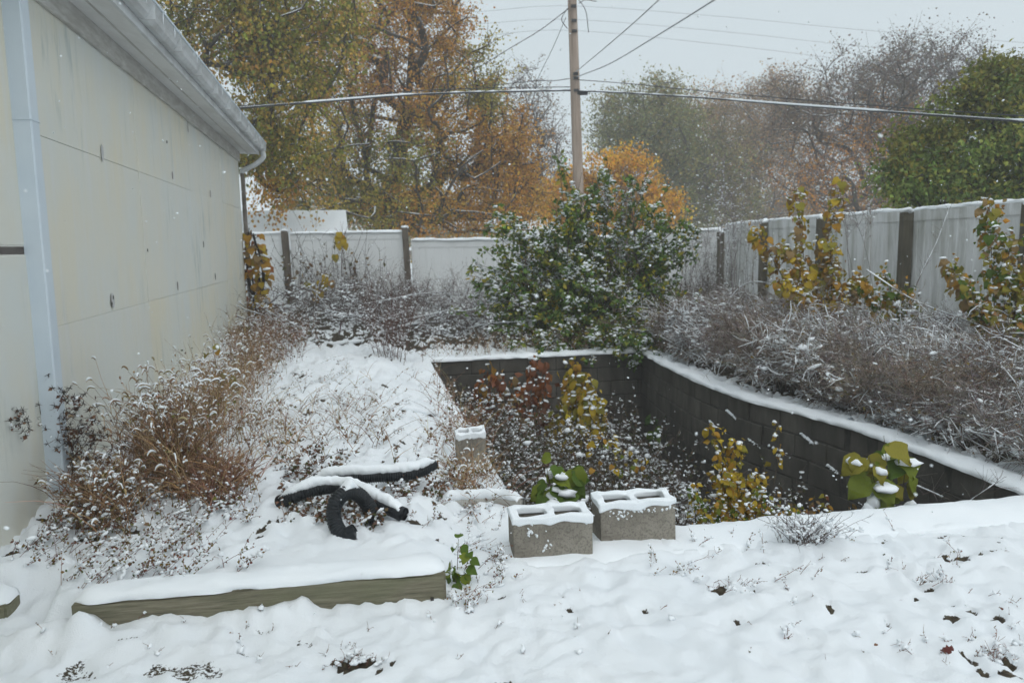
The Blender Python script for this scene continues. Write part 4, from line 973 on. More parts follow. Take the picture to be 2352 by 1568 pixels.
for (px, py, sx, sy, w, Y) in ((1370, 620, 130, 55, 26, 12.2), (1300, 470, 14, 25, 5, 12.2), (1265, 520, 16, 20, 4, 12.1), (1250, 620, 100, 50, 20, 12.), (1185, 660, 50, 10, 6, 11.9), (1155, 600, 20, 6, 3, 11.9), (1150, 530, 12, 12, 4, 11.9), (1185, 540, 14, 14, 4, 12), (1395, 420, 8, 25, 3, 12.3),
                          (1430, 490, 50, 30, 5, 12.3), (1485, 510, 25, 30, 5, 12.2), (1530, 580, 40, 45, 12, 12.2), (1270, 740, 120, 35, 30, 11.8), (1480, 720, 90, 45, 32, 11.8), (1540, 640, 40, 50, 16, 12), (1115, 645, 16, 4, 3, 11.9), (1330, 700, 150, 60, 20, 11.7), (1350, 530, 50, 30, 5, 12.2),
                          (1250, 800, 70, 18, 12, 11.3), (1350, 800, 60, 20, 10, 11.2), (1490, 790, 45, 30, 20, 11.), (1550, 760, 40, 25, 12, 11.2), (1140, 720, 30, 30, 8, 11.9), (1460, 830, 20, 25, 6, 10.9)):
    for _ in range(w):
        tips.append(D(rnd.gauss(px, sx*.75), rnd.gauss(py, sy*.7), Y+rnd.uniform(-.55, .55)))
for (px, py) in ((1300, 435), (1278, 480), (1345, 450), (1395, 385), (1440, 415), (1478, 455), (1520, 490), (1152, 512), (1128, 560), (1100, 640), (1098, 668), (1205, 505), (1596, 590), (1585, 520), (1240, 520), (1365, 430), (1560, 545), (1460, 440), (1110, 690), (1320, 470)):
    for _ in range(4): tips.append(D(px+(px-1350)*.06+rnd.gauss(0, 8), py-20+rnd.gauss(0, 22), 12.1+rnd.uniform(-.3, .3)))
tips = np.array(tips); nb = len(tips); base = np.stack([bb[0]+rng.normal(size=nb)*.6, bb[1]+.1+rng.normal(size=nb)*.25, np.full(nb, .1)], -1)
tt = np.linspace(0, 1, 10)[None, :, None]; mid = (base+tips)/2+np.array([0, 0, .3])+rng.normal(size=(nb, 3))*.14
stems = (1-tt)**2*base[:, None]+2*tt*(1-tt)*mid[:, None]+tt**2*tips[:, None]
bush_stuff(e, stems, np.full(nb, .008), 6, .078, [(.11, .19, .045), (.13, .22, .05), (.17, .25, .05), (.085, .15, .04), (.42, .37, .045), (.24, .26, .05), (.115, .19, .045), (.15, .22, .055)], snow=.30, per=12, twl=(.04, .17), twf=.35, snowr=.42, patch=True)

# ------------------------------------------------------------------ young plants with large single leaves
def heart_mesh(name, col, kind=0):
    """folded heart- or oval-shaped leaf, y along the leaf, about a unit long"""
    if kind == 0: out = [(.0, .0), (.16, -.08), (.36, .0), (.47, .2), (.44, .42), (.3, .66), (.14, .86), (0, 1.02)]
    elif kind == 1: out = [(0, 0), (.12, .08), (.25, .28), (.28, .5), (.2, .74), (.09, .9), (0, 1.)]
    else: out = [(0, 0), (.22, -.04), (.5, .1), (.34, .3), (.52, .52), (.26, .58), (.24, .78), (.1, .84), (0, 1.)]
    k = len(out); V = []; F = []
    out = [(x*rnd.uniform(.9, 1.1), y) for x, y in out]
    for (x, y) in out: V.append((0, max(y, 0) if x else y, -.10*(y-.3)**2))
    for s in (1, -1):
        o = len(V)
        for (x, y) in out: V.append((s*x, y, .28*abs(x)-.34*(y-.2)**2+.045*math.sin(y*9+s*2)))
        for i in range(k-1):
            f = [i, o+i, o+i+1, i+1] if s > 0 else [i, i+1, o+i+1, o+i]
            F.append(f)
    mb = MB(); c = np.asarray(col, float); mb.add(V, [F], np.clip(np.tile(c, (len(V), 1)), 0, 1)); return mb.mesh(name, MT['leaf'], True)
LM = {}
for nm, c in (('green', (.09, .15, .02)), ('lime', (.19, .235, .028)), ('dark', (.04, .075, .016)), ('yellow', (.48, .34, .03)), ('amber', (.42, .23, .03)), ('orange', (.33, .115, .03)), ('rust', (.20, .075, .035)), ('olive', (.26, .23, .03)), ('tan', (.27, .18, .075))):
    for k in (0, 1, 2): LM[nm, k] = heart_mesh('leaf', c, k)
def leafy(name, label, base, stems, cols, n, size, kind=0, cat='plant', group=None, r=.004, hang=.6, snow=.4, spread=.35, face=(0, -1, .45), t0=.25, stemcol=(.09, .065, .045), snow_r=.3, stuff_extra=0):
    """stems: list of point lists; every leaf is its own object"""
    e = thing(name, label, cat, base, group); mb = MB(); S = []
    for s in stems:
        P = catmull(np.asarray(s, float), np.linspace(0, len(s)-1, 12)); S.append(P)
    S = np.array(S); mb.strands(S, taper(len(S), 12, r, r*.4), jit(stemcol, len(S), .1), 5); mb.build('stem', MT['stem'], e, True)
    sn = MB(); pet = MB()
    for j in range(n):
        i = np.array([rnd.randrange(len(S))]); t = np.array([t0+(1-t0)*((j+rnd.random())/n)]); q, tan = along(S, i, t)
        out = nrm(rng.normal(size=(1, 3))*np.array([1, .8, .35])); st = q+out*spread*size*U(.5, 1.2)
        d = nrm(out*.7+np.array([[0, 0, -hang]])+rng.normal(size=(1, 3))*.2); up = nrm(np.array([face])*1.+out*.5+np.array([[0, 0, .35]])+rng.normal(size=(1, 3))*.35)
        L = size*rnd.uniform(.65, 1.2); M = frames(d, up)[0]*L
        c = cols[rnd.randrange(len(cols))]; copy_obj(LM[c, kind], 'leaf', e, st[0], M)
        pet.strands(np.stack([q, (q+st)/2+np.array([[0, 0, .005]]), st], 1), np.full((1, 3), r*.3), stemcol, 3)
        if rnd.random() < snow:
            cpt = st+d*L*.38+nrm(M[:, 2][None])*.0+np.array([[0, 0, .16*L]]); blobs(sn, cpt, np.array([L*snow_r*rnd.uniform(.6, 1.3)]), .55, tv=ICO2_V, tf=ICO2_F)
    if stuff_extra:
        i = rng.integers(0, len(S), stuff_extra); q, tan = along(S, i, t0*.6+(1-t0*.6)*rng.random(stuff_extra)); q = q+rng.normal(size=q.shape)*size*.55; fl = MB()
        cc = {'green': (.09, .15, .02), 'lime': (.19, .235, .028), 'dark': (.04, .075, .016), 'yellow': (.48, .34, .03), 'amber': (.42, .23, .03), 'orange': (.33, .115, .03), 'rust': (.20, .075, .035), 'olive': (.26, .23, .03), 'tan': (.27, .18, .075)}
        leaves(fl, q, nrm(rng.normal(size=q.shape)*.7+np.array([0, 0, -hang])), U(.35, .8, stuff_extra)*size, jit(pick([cc[k] for k in cols], stuff_extra), stuff_extra, .2)); fl.build('small_leaves', MT['leaf'], e, kind='stuff')
        k = rng.random(stuff_extra) < .22; blobs(sn, q[k]+np.array([0, 0, .01]), U(.1, .28, int(k.sum()))*size, .55)
    if pet.V: pet.build('leaf_stalks', MT['stem'], e, kind='stuff')
    if sn.V: sn.build('snow_on_leaves', MT['snow'], e, True, kind='stuff')
    return e
def stalk(px0, py0, px1, py1, Y0, Y1=None, bend=0.):
    Y1 = Y0 if Y1 is None else Y1; a, b_ = D(px0, py0, Y0), D(px1, py1, Y1); m_ = (a+b_)/2+np.array([bend, 0, .03]); return [a, m_, b_]
# big-leaf plants standing in the pit
leafy('bigleaf_plant', 'lime green big-leaved plant with a round snow lump, left behind the blocks', G(1285, 1160, -.2), [stalk(1285, 1240, 1280, 1050, 4.7, 4.7), stalk(1285, 1240, 1312, 1065, 4.7, 4.75), stalk(1285, 1240, 1256, 1075, 4.7, 4.65)], ['green', 'lime', 'green'], 18, .125, 0, snow=.35, snow_r=.36, t0=.5, group='large-leaved plants in the pit')
tall_p = leafy('bigleaf_plant', 'tall lime green big-leaved plant rising past the right pit wall', G(2040, 1190, -.2), [stalk(2040, 1290, 2030, 1000, 4.75, 4.75, .02), stalk(2040, 1290, 2085, 1020, 4.75, 4.8, .02), stalk(2040, 1290, 1995, 1040, 4.75, 4.7)], ['lime', 'green', 'lime', 'olive'], 30, .135, 0, snow=.4, snow_r=.3, t0=.35, group='large-leaved plants in the pit')
sm = MB(); blobs(sm, np.array([D(2005, 1160, 4.68), D(1993, 1175, 4.66), D(2090, 1165, 4.72), D(2000, 1140, 4.7)]), np.array([.06, .05, .04, .035]), 1.1, tv=ICO2_V, tf=ICO2_F)
sm.build('snow_clump', MT['snow'], tall_p, True, kind='stuff')
# yellow-leaved stems
leafy('yellow_plant', 'yellow-leaved plant leaning against the right pit wall', G(1690, 1200, -.3), [stalk(1700, 1260, 1630, 975, 5.3, 5.6, .05), stalk(1700, 1260, 1690, 1010, 5.3, 5.5), stalk(1700, 1260, 1740, 1080, 5.3, 5.4), stalk(1700, 1260, 1650, 1070, 5.3, 5.3)], ['yellow', 'amber', 'yellow', 'olive'], 110, .08, 1, stuff_extra=350, snow=.35, snow_r=.22, group='yellow and orange leaved stems in the pit')
leafy('yellow_plant', 'small yellow sprig hanging on the right pit wall beside the crack', D(1785, 1100, 6.), [stalk(1770, 1150, 1785, 965, 6., 6.1, .03)], ['yellow', 'amber'], 16, .06, 1, snow=.5, t0=.45, group='yellow and orange leaved stems in the pit')
leafy('yellow_plant', 'low mixed yellow and green plants beyond the right block', G(1660, 1200, -.2), [stalk(1600+k*32, 1275, 1590+k*34+rnd.uniform(-20, 20), 1110+rnd.uniform(0, 60), 4.75+.1*(k % 3)) for k in range(8)], ['olive', 'yellow', 'lime', 'amber', 'green'], 150, .052, 1, stuff_extra=500, snow=.4, snow_r=.25, t0=.3, group='yellow and orange leaved stems in the pit')
leafy('yellow_plant', 'low amber and reddish leaves along the near edge of the pit', G(1880, 1190, -.2), [stalk(1760+k*22, 1260, 1755+k*23+rnd.uniform(-20, 20), 1120+rnd.uniform(0, 60), 4.85+.1*(k % 3)) for k in range(10)], ['amber', 'tan', 'rust', 'olive'], 130, .042, 1, snow=.4, snow_r=.25, t0=.3, group='yellow and orange leaved stems in the pit')
leafy('yellow_plant', 'bright yellow sprigs above the weeds in the middle of the pit', G(1385, 1080, -.6), [stalk(1370+k*22, 1130, 1352+k*26, 985+abs(k-1)*16, 6.6+.2*k) for k in range(6)], ['yellow', 'lime', 'olive', 'amber'], 46, .06, 0, snow=.35, t0=.3, group='yellow and orange leaved stems in the pit')
for k, (x, y0, y1, Y, cs, lab, nn) in enumerate(((1105, 1000, 850, 10.2, ['orange', 'amber', 'rust'], 'orange-leaved stem at the left end of the far pit wall', 30), (1165, 960, 865, 10., ['orange', 'rust', 'tan'], 'orange-brown stem second from the left against the far pit wall', 22),
        (1240, 1000, 815, 10., ['rust', 'orange', 'rust'], 'rusty red stem in the middle of the far pit wall', 34), (1318, 1000, 830, 10., ['yellow', 'olive', 'amber'], 'tall yellow stem hanging on the far pit wall', 48), (1352, 990, 860, 9.8, ['yellow', 'olive', 'yellow'], 'yellow stem at the right of the far pit wall', 34), (1290, 1010, 940, 9.6, ['yellow', 'olive'], 'short yellow stem below the tall yellow one', 18))):
    leafy('hanging_stem', lab, D(x, y0+60, Y), [stalk(x+rnd.uniform(-8, 8), y0+50, x+rnd.uniform(-12, 12), y1, Y-.4, Y-.2, rnd.uniform(-.05, .05)), stalk(x, y0+50, x+rnd.uniform(-26, 26), y1+50, Y-.4, Y-.3)], cs, int(nn*1.7), .15, 1, stuff_extra=nn*5, snow=.35, snow_r=.2, spread=.8, hang=1.4, t0=.3, group='yellow and orange leaved stems in the pit')
leafy('dark_vine', 'dark green ivy sprig low on the right pit wall near the corner', D(1500, 1000, 8.6), [stalk(1508, 1050, 1500, 955, 8.6)], ['dark', 'green'], 12, .10, 0, snow=.4)
# seedling in front
sb = on_g(1052, 1345)
leafy('green_seedling', 'upright green seedling beside the end of the timber', sb, [[sb, sb+np.array([.0, 0, .1]), D(1053, 1238, sb[1])], [sb, sb+np.array([.03, 0, .07]), D(1082, 1266, sb[1])], [sb, sb+np.array([-.02, 0, .05]), D(1037, 1285, sb[1])]], ['green', 'green', 'lime'], 20, .046, 0, snow=.15, t0=.3, r=.0022, spread=.5)
# yellow-leaved saplings in front of the right fence
def fsap(label, pts, n, size, cols=('amber', 'yellow', 'olive', 'tan'), t0=.2, grp='yellow-leaved saplings by the right fence'):
    return leafy('sapling', label, pts[0][0], pts, list(cols), n, size, 0, 'sapling', grp, r=.007, snow=.35, snow_r=.2, hang=.8, spread=.6, t0=t0, stuff_extra=n*4)
fsap('yellow-leaved sapling with two tall tips in front of the right fence', [[D(1870, 740, 9.6), D(1850, 620, 9.6), D(1825, 430, 9.7)], [D(1870, 740, 9.6), D(1890, 600, 9.6), D(1935, 410, 9.7)], [D(1870, 740, 9.6), D(1800, 640, 9.5), D(1735, 520, 9.5)], [D(1870, 740, 9.6), D(1850, 650, 9.5), D(1800, 560, 9.5)], [D(1870, 740, 9.6), D(1910, 660, 9.5), D(1905, 560, 9.5)], [D(1870, 740, 9.6), D(1940, 690, 9.4), D(1970, 640, 9.4)], [D(1870, 740, 9.6), D(1830, 680, 9.3), D(1790, 650, 9.3)]], 285, .112)
fsap('yellow-leaved sapling at the right edge in front of the fence', [[D(2290, 800, 7.8), D(2280, 640, 7.9), D(2272, 455, 8.)], [D(2290, 800, 7.8), D(2240, 700, 7.8), D(2180, 600, 7.8)], [D(2290, 800, 7.8), D(2310, 680, 7.8), D(2320, 540, 7.8)], [D(2290, 800, 7.8), D(2340, 700, 7.8), D(2370, 600, 7.8)], [D(2290, 800, 7.8), D(2260, 720, 7.7), D(2220, 660, 7.7)], [D(2290, 800, 7.8), D(2330, 760, 7.6), D(2360, 720, 7.6)]], 290, .098, ('amber', 'olive', 'olive', 'tan', 'green'))
fsap('low yellow-green sapling between the two taller ones', [[D(2060, 760, 8.8), D(2050, 700, 8.8), D(2030, 620, 8.8)], [D(2060, 760, 8.8), D(2020, 720, 8.8), D(1985, 640, 8.8)], [D(2060, 760, 8.8), D(2090, 720, 8.8), D(2080, 660, 8.8)]], 80, .095, ('amber', 'olive', 'green'))
# orange vine on the corner of the building
vb = np.array([*wp(YEND+.2, .12), .2])
vst = [[vb+np.array([rnd.uniform(-.05, .2), -.12, 0]), vb+np.array([rnd.uniform(-.1, .3), -.15, .9]), vb+np.array([rnd.uniform(-.12, .25), -.15, rnd.uniform(1.4, 1.75)])] for _ in range(6)]
leafy('climbing_vine', 'orange-leaved vine climbing the far corner of the pale building', vb, vst, ['amber', 'orange', 'amber', 'tan', 'yellow'], 120, .14, 0, 'vine', None, r=.022, snow=.15, hang=.9, spread=.7, t0=.12, stemcol=(.04, .032, .026))
nv = 70; basev = np.stack([U(-4.6, -2.7, nv), 16.35-U(0, .5, nv), np.zeros(nv)], -1); P = arcs(basev, U(0, 6.28, nv), U(.8, 2.0, nv), U(-.1, .25, nv), U(0, .3, nv), 8, .05); P[:, :, 1] = np.minimum(P[:, :, 1], 16.42); mv = MB(); mv.strands(P, taper(nv, 8, .008, .003), jit((.07, .055, .045), nv), 4)
T, ti = twigs(P, 8, (.1, .4), .8, .0, 3); mv.strands(T, taper(len(T), 3, .004, .0015), jit((.09, .07, .06), len(T)), 3)
e = thing('vine_tangle', 'tangle of bare vines hanging on the left end of the back fence', 'vine', (-3.6, 16.2, 0)); mv.build('stems', MT['stem'], e, kind='stuff')
q, tan = along(P, rng.integers(0, nv, 160), U(.3, 1, 160)); ml = MB(); leaves(ml, q, nrm(rng.normal(size=(160, 3))+np.array([0, 0, -.8])), U(.07, .13, 160), jit(pick([(.25, .15, .03), (.12, .11, .03), (.18, .1, .03)], 160), 160)); ml.build('leaves', MT['leaf'], e, kind='stuff')
q, tan = along(T, rng.integers(0, len(T), 260), U(.2, 1, 260)); ms = MB(); blobs(ms, q, U(.012, .03, 260), .6); ms.build('snow', MT['snow'], e, True, kind='stuff')
# ------------------------------------------------------------------ dry grass and weeds by the building
STRAW = [(.40, .27, .145), (.32, .20, .11), (.46, .34, .19), (.24, .14, .085)]
RED = [(.28, .14, .10), (.34, .19, .13), (.22, .11, .075)]
BRN = [(.19, .11, .065), (.15, .09, .06), (.24, .14, .085)]
def region(n, cx, cy, sx, sy, gauss=True):
    """places on the ground under picture points scattered round a centre"""
    out = []
    for _ in range(n):
        px, py = (rnd.gauss(cx, sx*.5), rnd.gauss(cy, sy*.5)) if gauss else (rnd.uniform(cx-sx, cx+sx), rnd.uniform(cy-sy, cy+sy))
        p = on_g(px, py); out.append((p[0], p[1], p[2]-.01))
    p = np.array(out); s = (p[:, 0]-(WA[0]+KS*(p[:, 1]-WA[1])))
    p[:, 0] += np.maximum(0, .14-s)                                     # stay clear of the wall
    return p
def foxtail(label, base, H, pal, heads=.75, head_l=.085, snow=.8, blades=2, extra_leaf=0, lean=.12, droop=.35, r=.0016, name='foxtail_grass', group='dry grass clumps by the building'):
    n = len(base); c0 = base.mean(0); e = thing(name, label, 'grass', (c0[0], c0[1], c0[2]), group)
    P = arcs(base, U(0, 6.28, n), U(H[0], H[1], n), U(0, lean*2, n), U(0, droop, n), 7, .03); col = jit(pick(pal, n), n, .15)
    mb = MB(); mb.strands(P, taper(n, 7, r*1.3, r*.6), col, 3)
    bi = np.repeat(np.arange(n), blades); bs, tan = along(P, bi, U(.05, .7, len(bi))); bl = U(.08, .24, len(bi)); az = U(0, 6.28, len(bi))
    B = arcs(bs, az, bl, U(.3, .8, len(bi)), U(.2, .9, len(bi)), 5, .05); mb.strands(B, taper(len(bi), 5, .0028, .0006), jit(pick(pal, len(bi)), len(bi), .2), 3)
    mb.build('stalks', MT['stem'], e, kind='stuff')
    k = np.where(rng.random(n) < heads)[0]; m_ = len(k)
    if m_:
        tip = P[k, -1]; d = P[k, -1]-P[k, -2]; az = np.arctan2(d[:, 1], d[:, 0])+rng.normal(size=m_)*.5; L = U(.4, 1.35, m_)*head_l
        tt = np.linspace(0, 1, 7)[None]; cv = U(.1, 1.05, m_)[:, None]
        hx = np.sin(tt*cv*1.5)/1.3; hz = (np.sin(tt*1.7+.2)*.42-tt**2*cv*.55)
        Hd = np.zeros((m_, 7, 3)); Hd[:, :, 0] = np.cos(az)[:, None]*hx; Hd[:, :, 1] = np.sin(az)[:, None]*hx; Hd[:, :, 2] = hz
        Hd = tip[:, None]+Hd*L[:, None, None]; prof = np.array([.35, .9, 1.05, 1., .9, .65, .2])[None]*U(.8, 1.2, m_)[:, None]
        hb = MB(); hb.strands(Hd, prof*.0055, jit(pick([(.33, .24, .13), (.27, .18, .10), (.38, .29, .17)], m_), m_), 5); hb.build('seed_heads', MT['stem'], e, True, kind='stuff')
        s = rng.random(m_) < snow; Q = Hd[s].copy(); Q[:, :, 2] += .0055; sb_ = MB(); sb_.strands(Q, prof[s]*U(.0045, .0075, int(s.sum()))[:, None], SNOWC, 6)
        sb_.build('snow_on_heads', MT['snow'], e, True, kind='stuff')
    if extra_leaf:
        i = rng.integers(0, n, extra_leaf); q, tan = along(P, i, U(.1, .9, extra_leaf)); lf = MB(); leaves(lf, q+rng.normal(size=q.shape)*.015, rvec(extra_leaf), U(.012, .035, extra_leaf), jit(pick(BRN+[(.14, .13, .03), (.22, .13, .07)], extra_leaf), extra_leaf)); lf.build('withered_leaves', MT['leaf'], e, kind='stuff')
        i = rng.integers(0, n, extra_leaf//2); q, tan = along(P, i, U(.2, 1, extra_leaf//2)); sn = MB(); blobs(sn, q+rng.normal(size=q.shape)*.01, U(.004, .013, len(q)), .65); sn.build('snow_bits', MT['snow'], e, True, kind='stuff')
    return e
foxtail('large tan foxtail clump with snow-laden drooping heads against the building', region(430, 400, 1095, 95, 65), (.26, .70), STRAW+BRN, .68, .09, snow=.7, extra_leaf=900, lean=.14, blades=3)
foxtail('foxtail grass standing close to the wall behind the large clump', region(190, 500, 960, 80, 70), (.32, .62), STRAW, .6, .085, extra_leaf=500)
foxtail('low mixed foxtail and brown weeds in front of the large clump', region(240, 240, 1185, 80, 50), (.12, .33), BRN+STRAW, .45, .08, extra_leaf=1500, lean=.2)
foxtail('fine reddish grass between the foxtail and the drain pipes', region(330, 480, 1140, 90, 36), (.10, .27), RED+STRAW[:2], .12, .05, extra_leaf=700, lean=.25, droop=.5, name='red_grass')
foxtail('pale foxtail strip on the snow left of the pit', region(80, 640, 1020, 100, 80), (.10, .30), STRAW, .6, .075, lean=.3, droop=.6, extra_leaf=300)
foxtail('thin tan grass along the foot of the wall farther back', region(260, 570, 850, 60, 70), (.25, .6), STRAW+BRN, .2, .07, extra_leaf=600)
foxtail('brown leafy weeds heaped at the far corner of the building', region(200, 640, 790, 70, 45), (.2, .55), BRN+RED, .05, .06, extra_leaf=3200)
foxtail('small foxtail tuft bending over the snow by the upended block', region(60, 1075, 1125, 45, 40), (.12, .28), STRAW, .7, .08, lean=.4, droop=.9, extra_leaf=200)
foxtail('reddish grass tuft around the upended block on the pit wall', region(60, 1060, 1020, 60, 50), (.12, .34), RED+STRAW, .1, .05, extra_leaf=300)
foxtail('sparse straw stalks on the snow in the middle of the bed', region(50, 800, 980, 130, 90), (.08, .26), STRAW+BRN, .3, .06, lean=.4, droop=.5, extra_leaf=150)
s_ = U(.3, 6.4, 50); e_ = np.array([path_left(float(k)) for k in s_]); bl_ = np.stack([e_[:, 0]+U(-.12, .2, 50), e_[:, 1], np.full(50, -.02)], -1)
foxtail('ragged brown weeds growing over the left edge of the pit', bl_, (.08, .28), BRN+RED+STRAW, .15, .06, extra_leaf=260, lean=.35, droop=.7)
s_ = U(.1, 3.1, 130); e_ = np.array([path_back(float(k)) for k in s_]); bl_ = np.stack([e_[:, 0], e_[:, 1]+U(-.05, .5, 130), np.full(130, .03)], -1)
foxtail('brown weeds and twigs along the top of the far pit wall', bl_, (.15, .5), BRN+STRAW, .1, .06, extra_leaf=700, lean=.4, droop=.9)
# beggartick weeds with star-shaped seed heads
def starweed(label, px, py, tips, Y0):
    b = on_g(px, py); e = thing('star_weed', label, 'weed', b, 'star-headed weeds by the trim'); S = []
    for (tx, ty) in tips:
        t_ = D(tx, ty, Y0+rnd.uniform(-.2, .25)); m_ = b*.5+t_*.5+np.array([rnd.uniform(-.06, .06), 0, .05]); S.append(catmull(np.array([b, m_, t_]), np.linspace(0, 2, 9)))
    S = np.array(S); mb = MB(); c = (.12, .08, .065); mb.strands(S, taper(len(S), 9, .005, .0015), jit(c, len(S)), 4)
    T, ti = twigs(S, 7, (.08, .24), .55, .45, 4, .3); mb.strands(T, taper(len(T), 4, .0018, .0008), jit(c, len(T)), 3)
    T2, _ = twigs(T, 2, (.03, .09), .6, .3, 3, .4); mb.strands(T2, taper(len(T2), 3, .0011, .0006), jit(c, len(T2)), 3); mb.build('stems', MT['stem'], e, kind='stuff')
    ends = np.concatenate([S[:, -1], T[:, -1], T2[::2, -1]]); k = 10; n = len(ends); d = rvec(n*k); s = np.repeat(ends, k, 0); L = U(.016, .030, n*k)
    P = np.stack([s, s+d*L[:, None]*.5, s+d*L[:, None]], 1); sh = MB(); sh.strands(P, np.array([[.0013, .0014, .0006]]), jit((.05, .04, .034), n*k), 3); sh.build('star_heads', MT['stem'], e, kind='stuff')
    nl = 40*len(S); q, tan = along(T, rng.integers(0, len(T), nl), U(.0, 1, nl)); lf = MB(); leaves(lf, q, nrm(rng.normal(size=(nl, 3))+np.array([0, 0, -.5])), U(.012, .03, nl), jit(pick([(.17, .08, .045), (.12, .06, .04), (.20, .11, .06)], nl), nl)); lf.build('withered_leaves', MT['leaf'], e, kind='stuff')
    q, tan = along(T, rng.integers(0, len(T), nl//3), U(.0, 1, nl//3)); sn = MB(); blobs(sn, q, U(.004, .010, len(q)), .7); sn.build('snow_bits', MT['snow'], e, True, kind='stuff')
starweed('tall brown weed with star seed heads in front of the blue-grey trim', 75, 1120, [(50, 905), (110, 860), (160, 890), (195, 905), (130, 940), (90, 930), (170, 950)], 4.15)
starweed('brown star-headed weed at the left edge of the picture', 15, 1150, [(5, 930), (-20, 900), (40, 960), (20, 985), (60, 1000)], 4.0)
starweed('lower star-headed weed right of the trim', 160, 1130, [(215, 965), (180, 985), (230, 1000), (200, 1020), (150, 1000), (250, 1040)], 4.4)
# yellow vine patch in the foxtail
yb_ = on_g(500, 950)
leafy('yellow_vine', 'green and yellow leaves climbing through the foxtail at the wall', yb_, [[yb_, D(500, 870, 6.9), D(487, 785, 7.)], [yb_, D(520, 880, 6.9), D(530, 850, 7.)], [yb_, D(500, 900, 6.9), D(505, 840, 6.9)]], ['lime', 'olive', 'yellow', 'amber'], 34, .085, 0, 'vine', None, snow=.2, t0=.2)
# small trailing weeds poking out of the snow
def trailing(label, spots, name='trailing_weed', L=(.05, .16), leafc=((.16, .13, .03), (.20, .09, .05), (.24, .15, .05), (.10, .11, .03), (.18, .07, .05)), per=2, lsize=(.009, .018), nl_=7, stem=(.20, .10, .075)):
    base = np.concatenate([region(n, x, y, sx, sy, False) for x, y, sx, sy, n in spots]); n = len(base); base[:, 2] += .01
    P = arcs(base, U(-.9, 2.2, n), U(L[0], L[1], n), U(.5, 1.6, n), U(0, .5, n), 5, .06); mb = MB(); mb.strands(P, taper(n, 5, .0016, .0008), jit(stem, n), 3)
    T, ti = twigs(P, per, (.015, .05), .8, .3, 3, .3); mb.strands(T, taper(len(T), 3, .0009, .0006), jit(stem, len(T)), 3)
    nl = n*nl_; q, tan = along(P, rng.integers(0, n, nl), U(.15, 1, nl)); q += rng.normal(size=q.shape)*.006; k = nl//2; q2, _ = along(T, rng.integers(0, len(T), k), U(.5, 1, k)); q = np.concatenate([q, q2]); nl = len(q)
    leaves(mb, q, nrm(rng.normal(size=(nl, 3))+np.array([0, 0, -.2])), U(lsize[0], lsize[1], nl), jit(pick(leafc, nl), nl), 1, .8)
    ns = nl//3; q, tan = along(P, rng.integers(0, n, ns), U(.1, 1, ns)); blobs(mb, q+np.array([0, 0, .004]), U(.006, .014, ns), .65, mi=2)
    o = mb.build(name, [MT['stem'], MT['leaf'], MT['snow']], smooth=True); tag(o, label, None, kind='stuff'); return o
trailing('small red-stemmed weeds trailing over the snow behind the timber', [(300, 1340, 140, 30, 44), (120, 1310, 110, 50, 40), (520, 1310, 60, 10, 5), (320, 1250, 150, 40, 70), (100, 1230, 100, 40, 60), (470, 1180, 120, 30, 60)])
trailing('small weeds in the snow between the timber end and the blocks', [(1090, 1300, 60, 30, 18), (1060, 1395, 30, 22, 12), (1010, 1190, 90, 30, 20), (1120, 1345, 60, 20, 8), (1120, 1200, 60, 60, 20)], L=(.03, .11), lsize=(.007, .014))
trailing('small weeds in the snow right of the blocks', [(1580, 1310, 90, 25, 9), (1700, 1265, 120, 20, 7), (1870, 1240, 60, 20, 8), (1980, 1230, 160, 30, 4), (1780, 1330, 100, 25, 3), (2250, 1260, 80, 40, 4)], L=(.03, .10), lsize=(.006, .013), nl_=5)
trailing('weeds and withered leaves sticking out of the snow round the drain pipes', [(760, 1180, 110, 35, 90), (960, 1120, 70, 40, 60), (700, 1080, 80, 40, 60)], L=(.04, .12), leafc=BRN+[(.08, .085, .03)], lsize=(.012, .03), nl_=12)
trailing('weeds poking through the snowy bed beside the pit', [(800, 950, 170, 80, 40), (900, 1010, 130, 60, 24), (700, 900, 90, 60, 30)], L=(.05, .2), leafc=STRAW+BRN, stem=(.22, .15, .09))
trailing('brown grass tips and small stalks poking through the front snow', [(1200, 1450, 1150, 90, 60), (2050, 1400, 280, 120, 26), (2150, 1330, 60, 20, 14), (2290, 1500, 40, 25, 18), (800, 1515, 60, 20, 22), (1690, 1350, 60, 14, 14)], L=(.008, .03), leafc=BRN+[(.10, .10, .04)], lsize=(.003, .009), nl_=3)
# dead shrub hump in front of the pit
b = on_g(1850, 1250); n = 60; P = arcs(np.tile(b, (n, 1))+rng.normal(size=(n, 3))*np.array([.05, .03, 0]), U(0, 6.28, n), U(.08, .22, n), U(.3, 1.1, n), U(0, .4, n), 6, .08); e = thing('dead_shrub', 'small dead grey shrub half buried in snow before the pit edge', 'shrub', b); mb = MB(); mb.strands(P, taper(n, 6, .002, .0008), jit((.09, .07, .06), n), 3); T, ti = twigs(P, 6, (.02, .07), .8, .2, 3); mb.strands(T, taper(len(T), 3, .001, .0006), jit((.11, .08, .07), len(T)), 3); mb.build('twigs', MT['stem'], e, kind='stuff')
q, _ = along(T, rng.integers(0, len(T), 240), U(.1, 1, 240)); ms = MB(); blobs(ms, q, U(.004, .012, 240), .7); ms.build('snow', MT['snow'], e, True, kind='stuff')
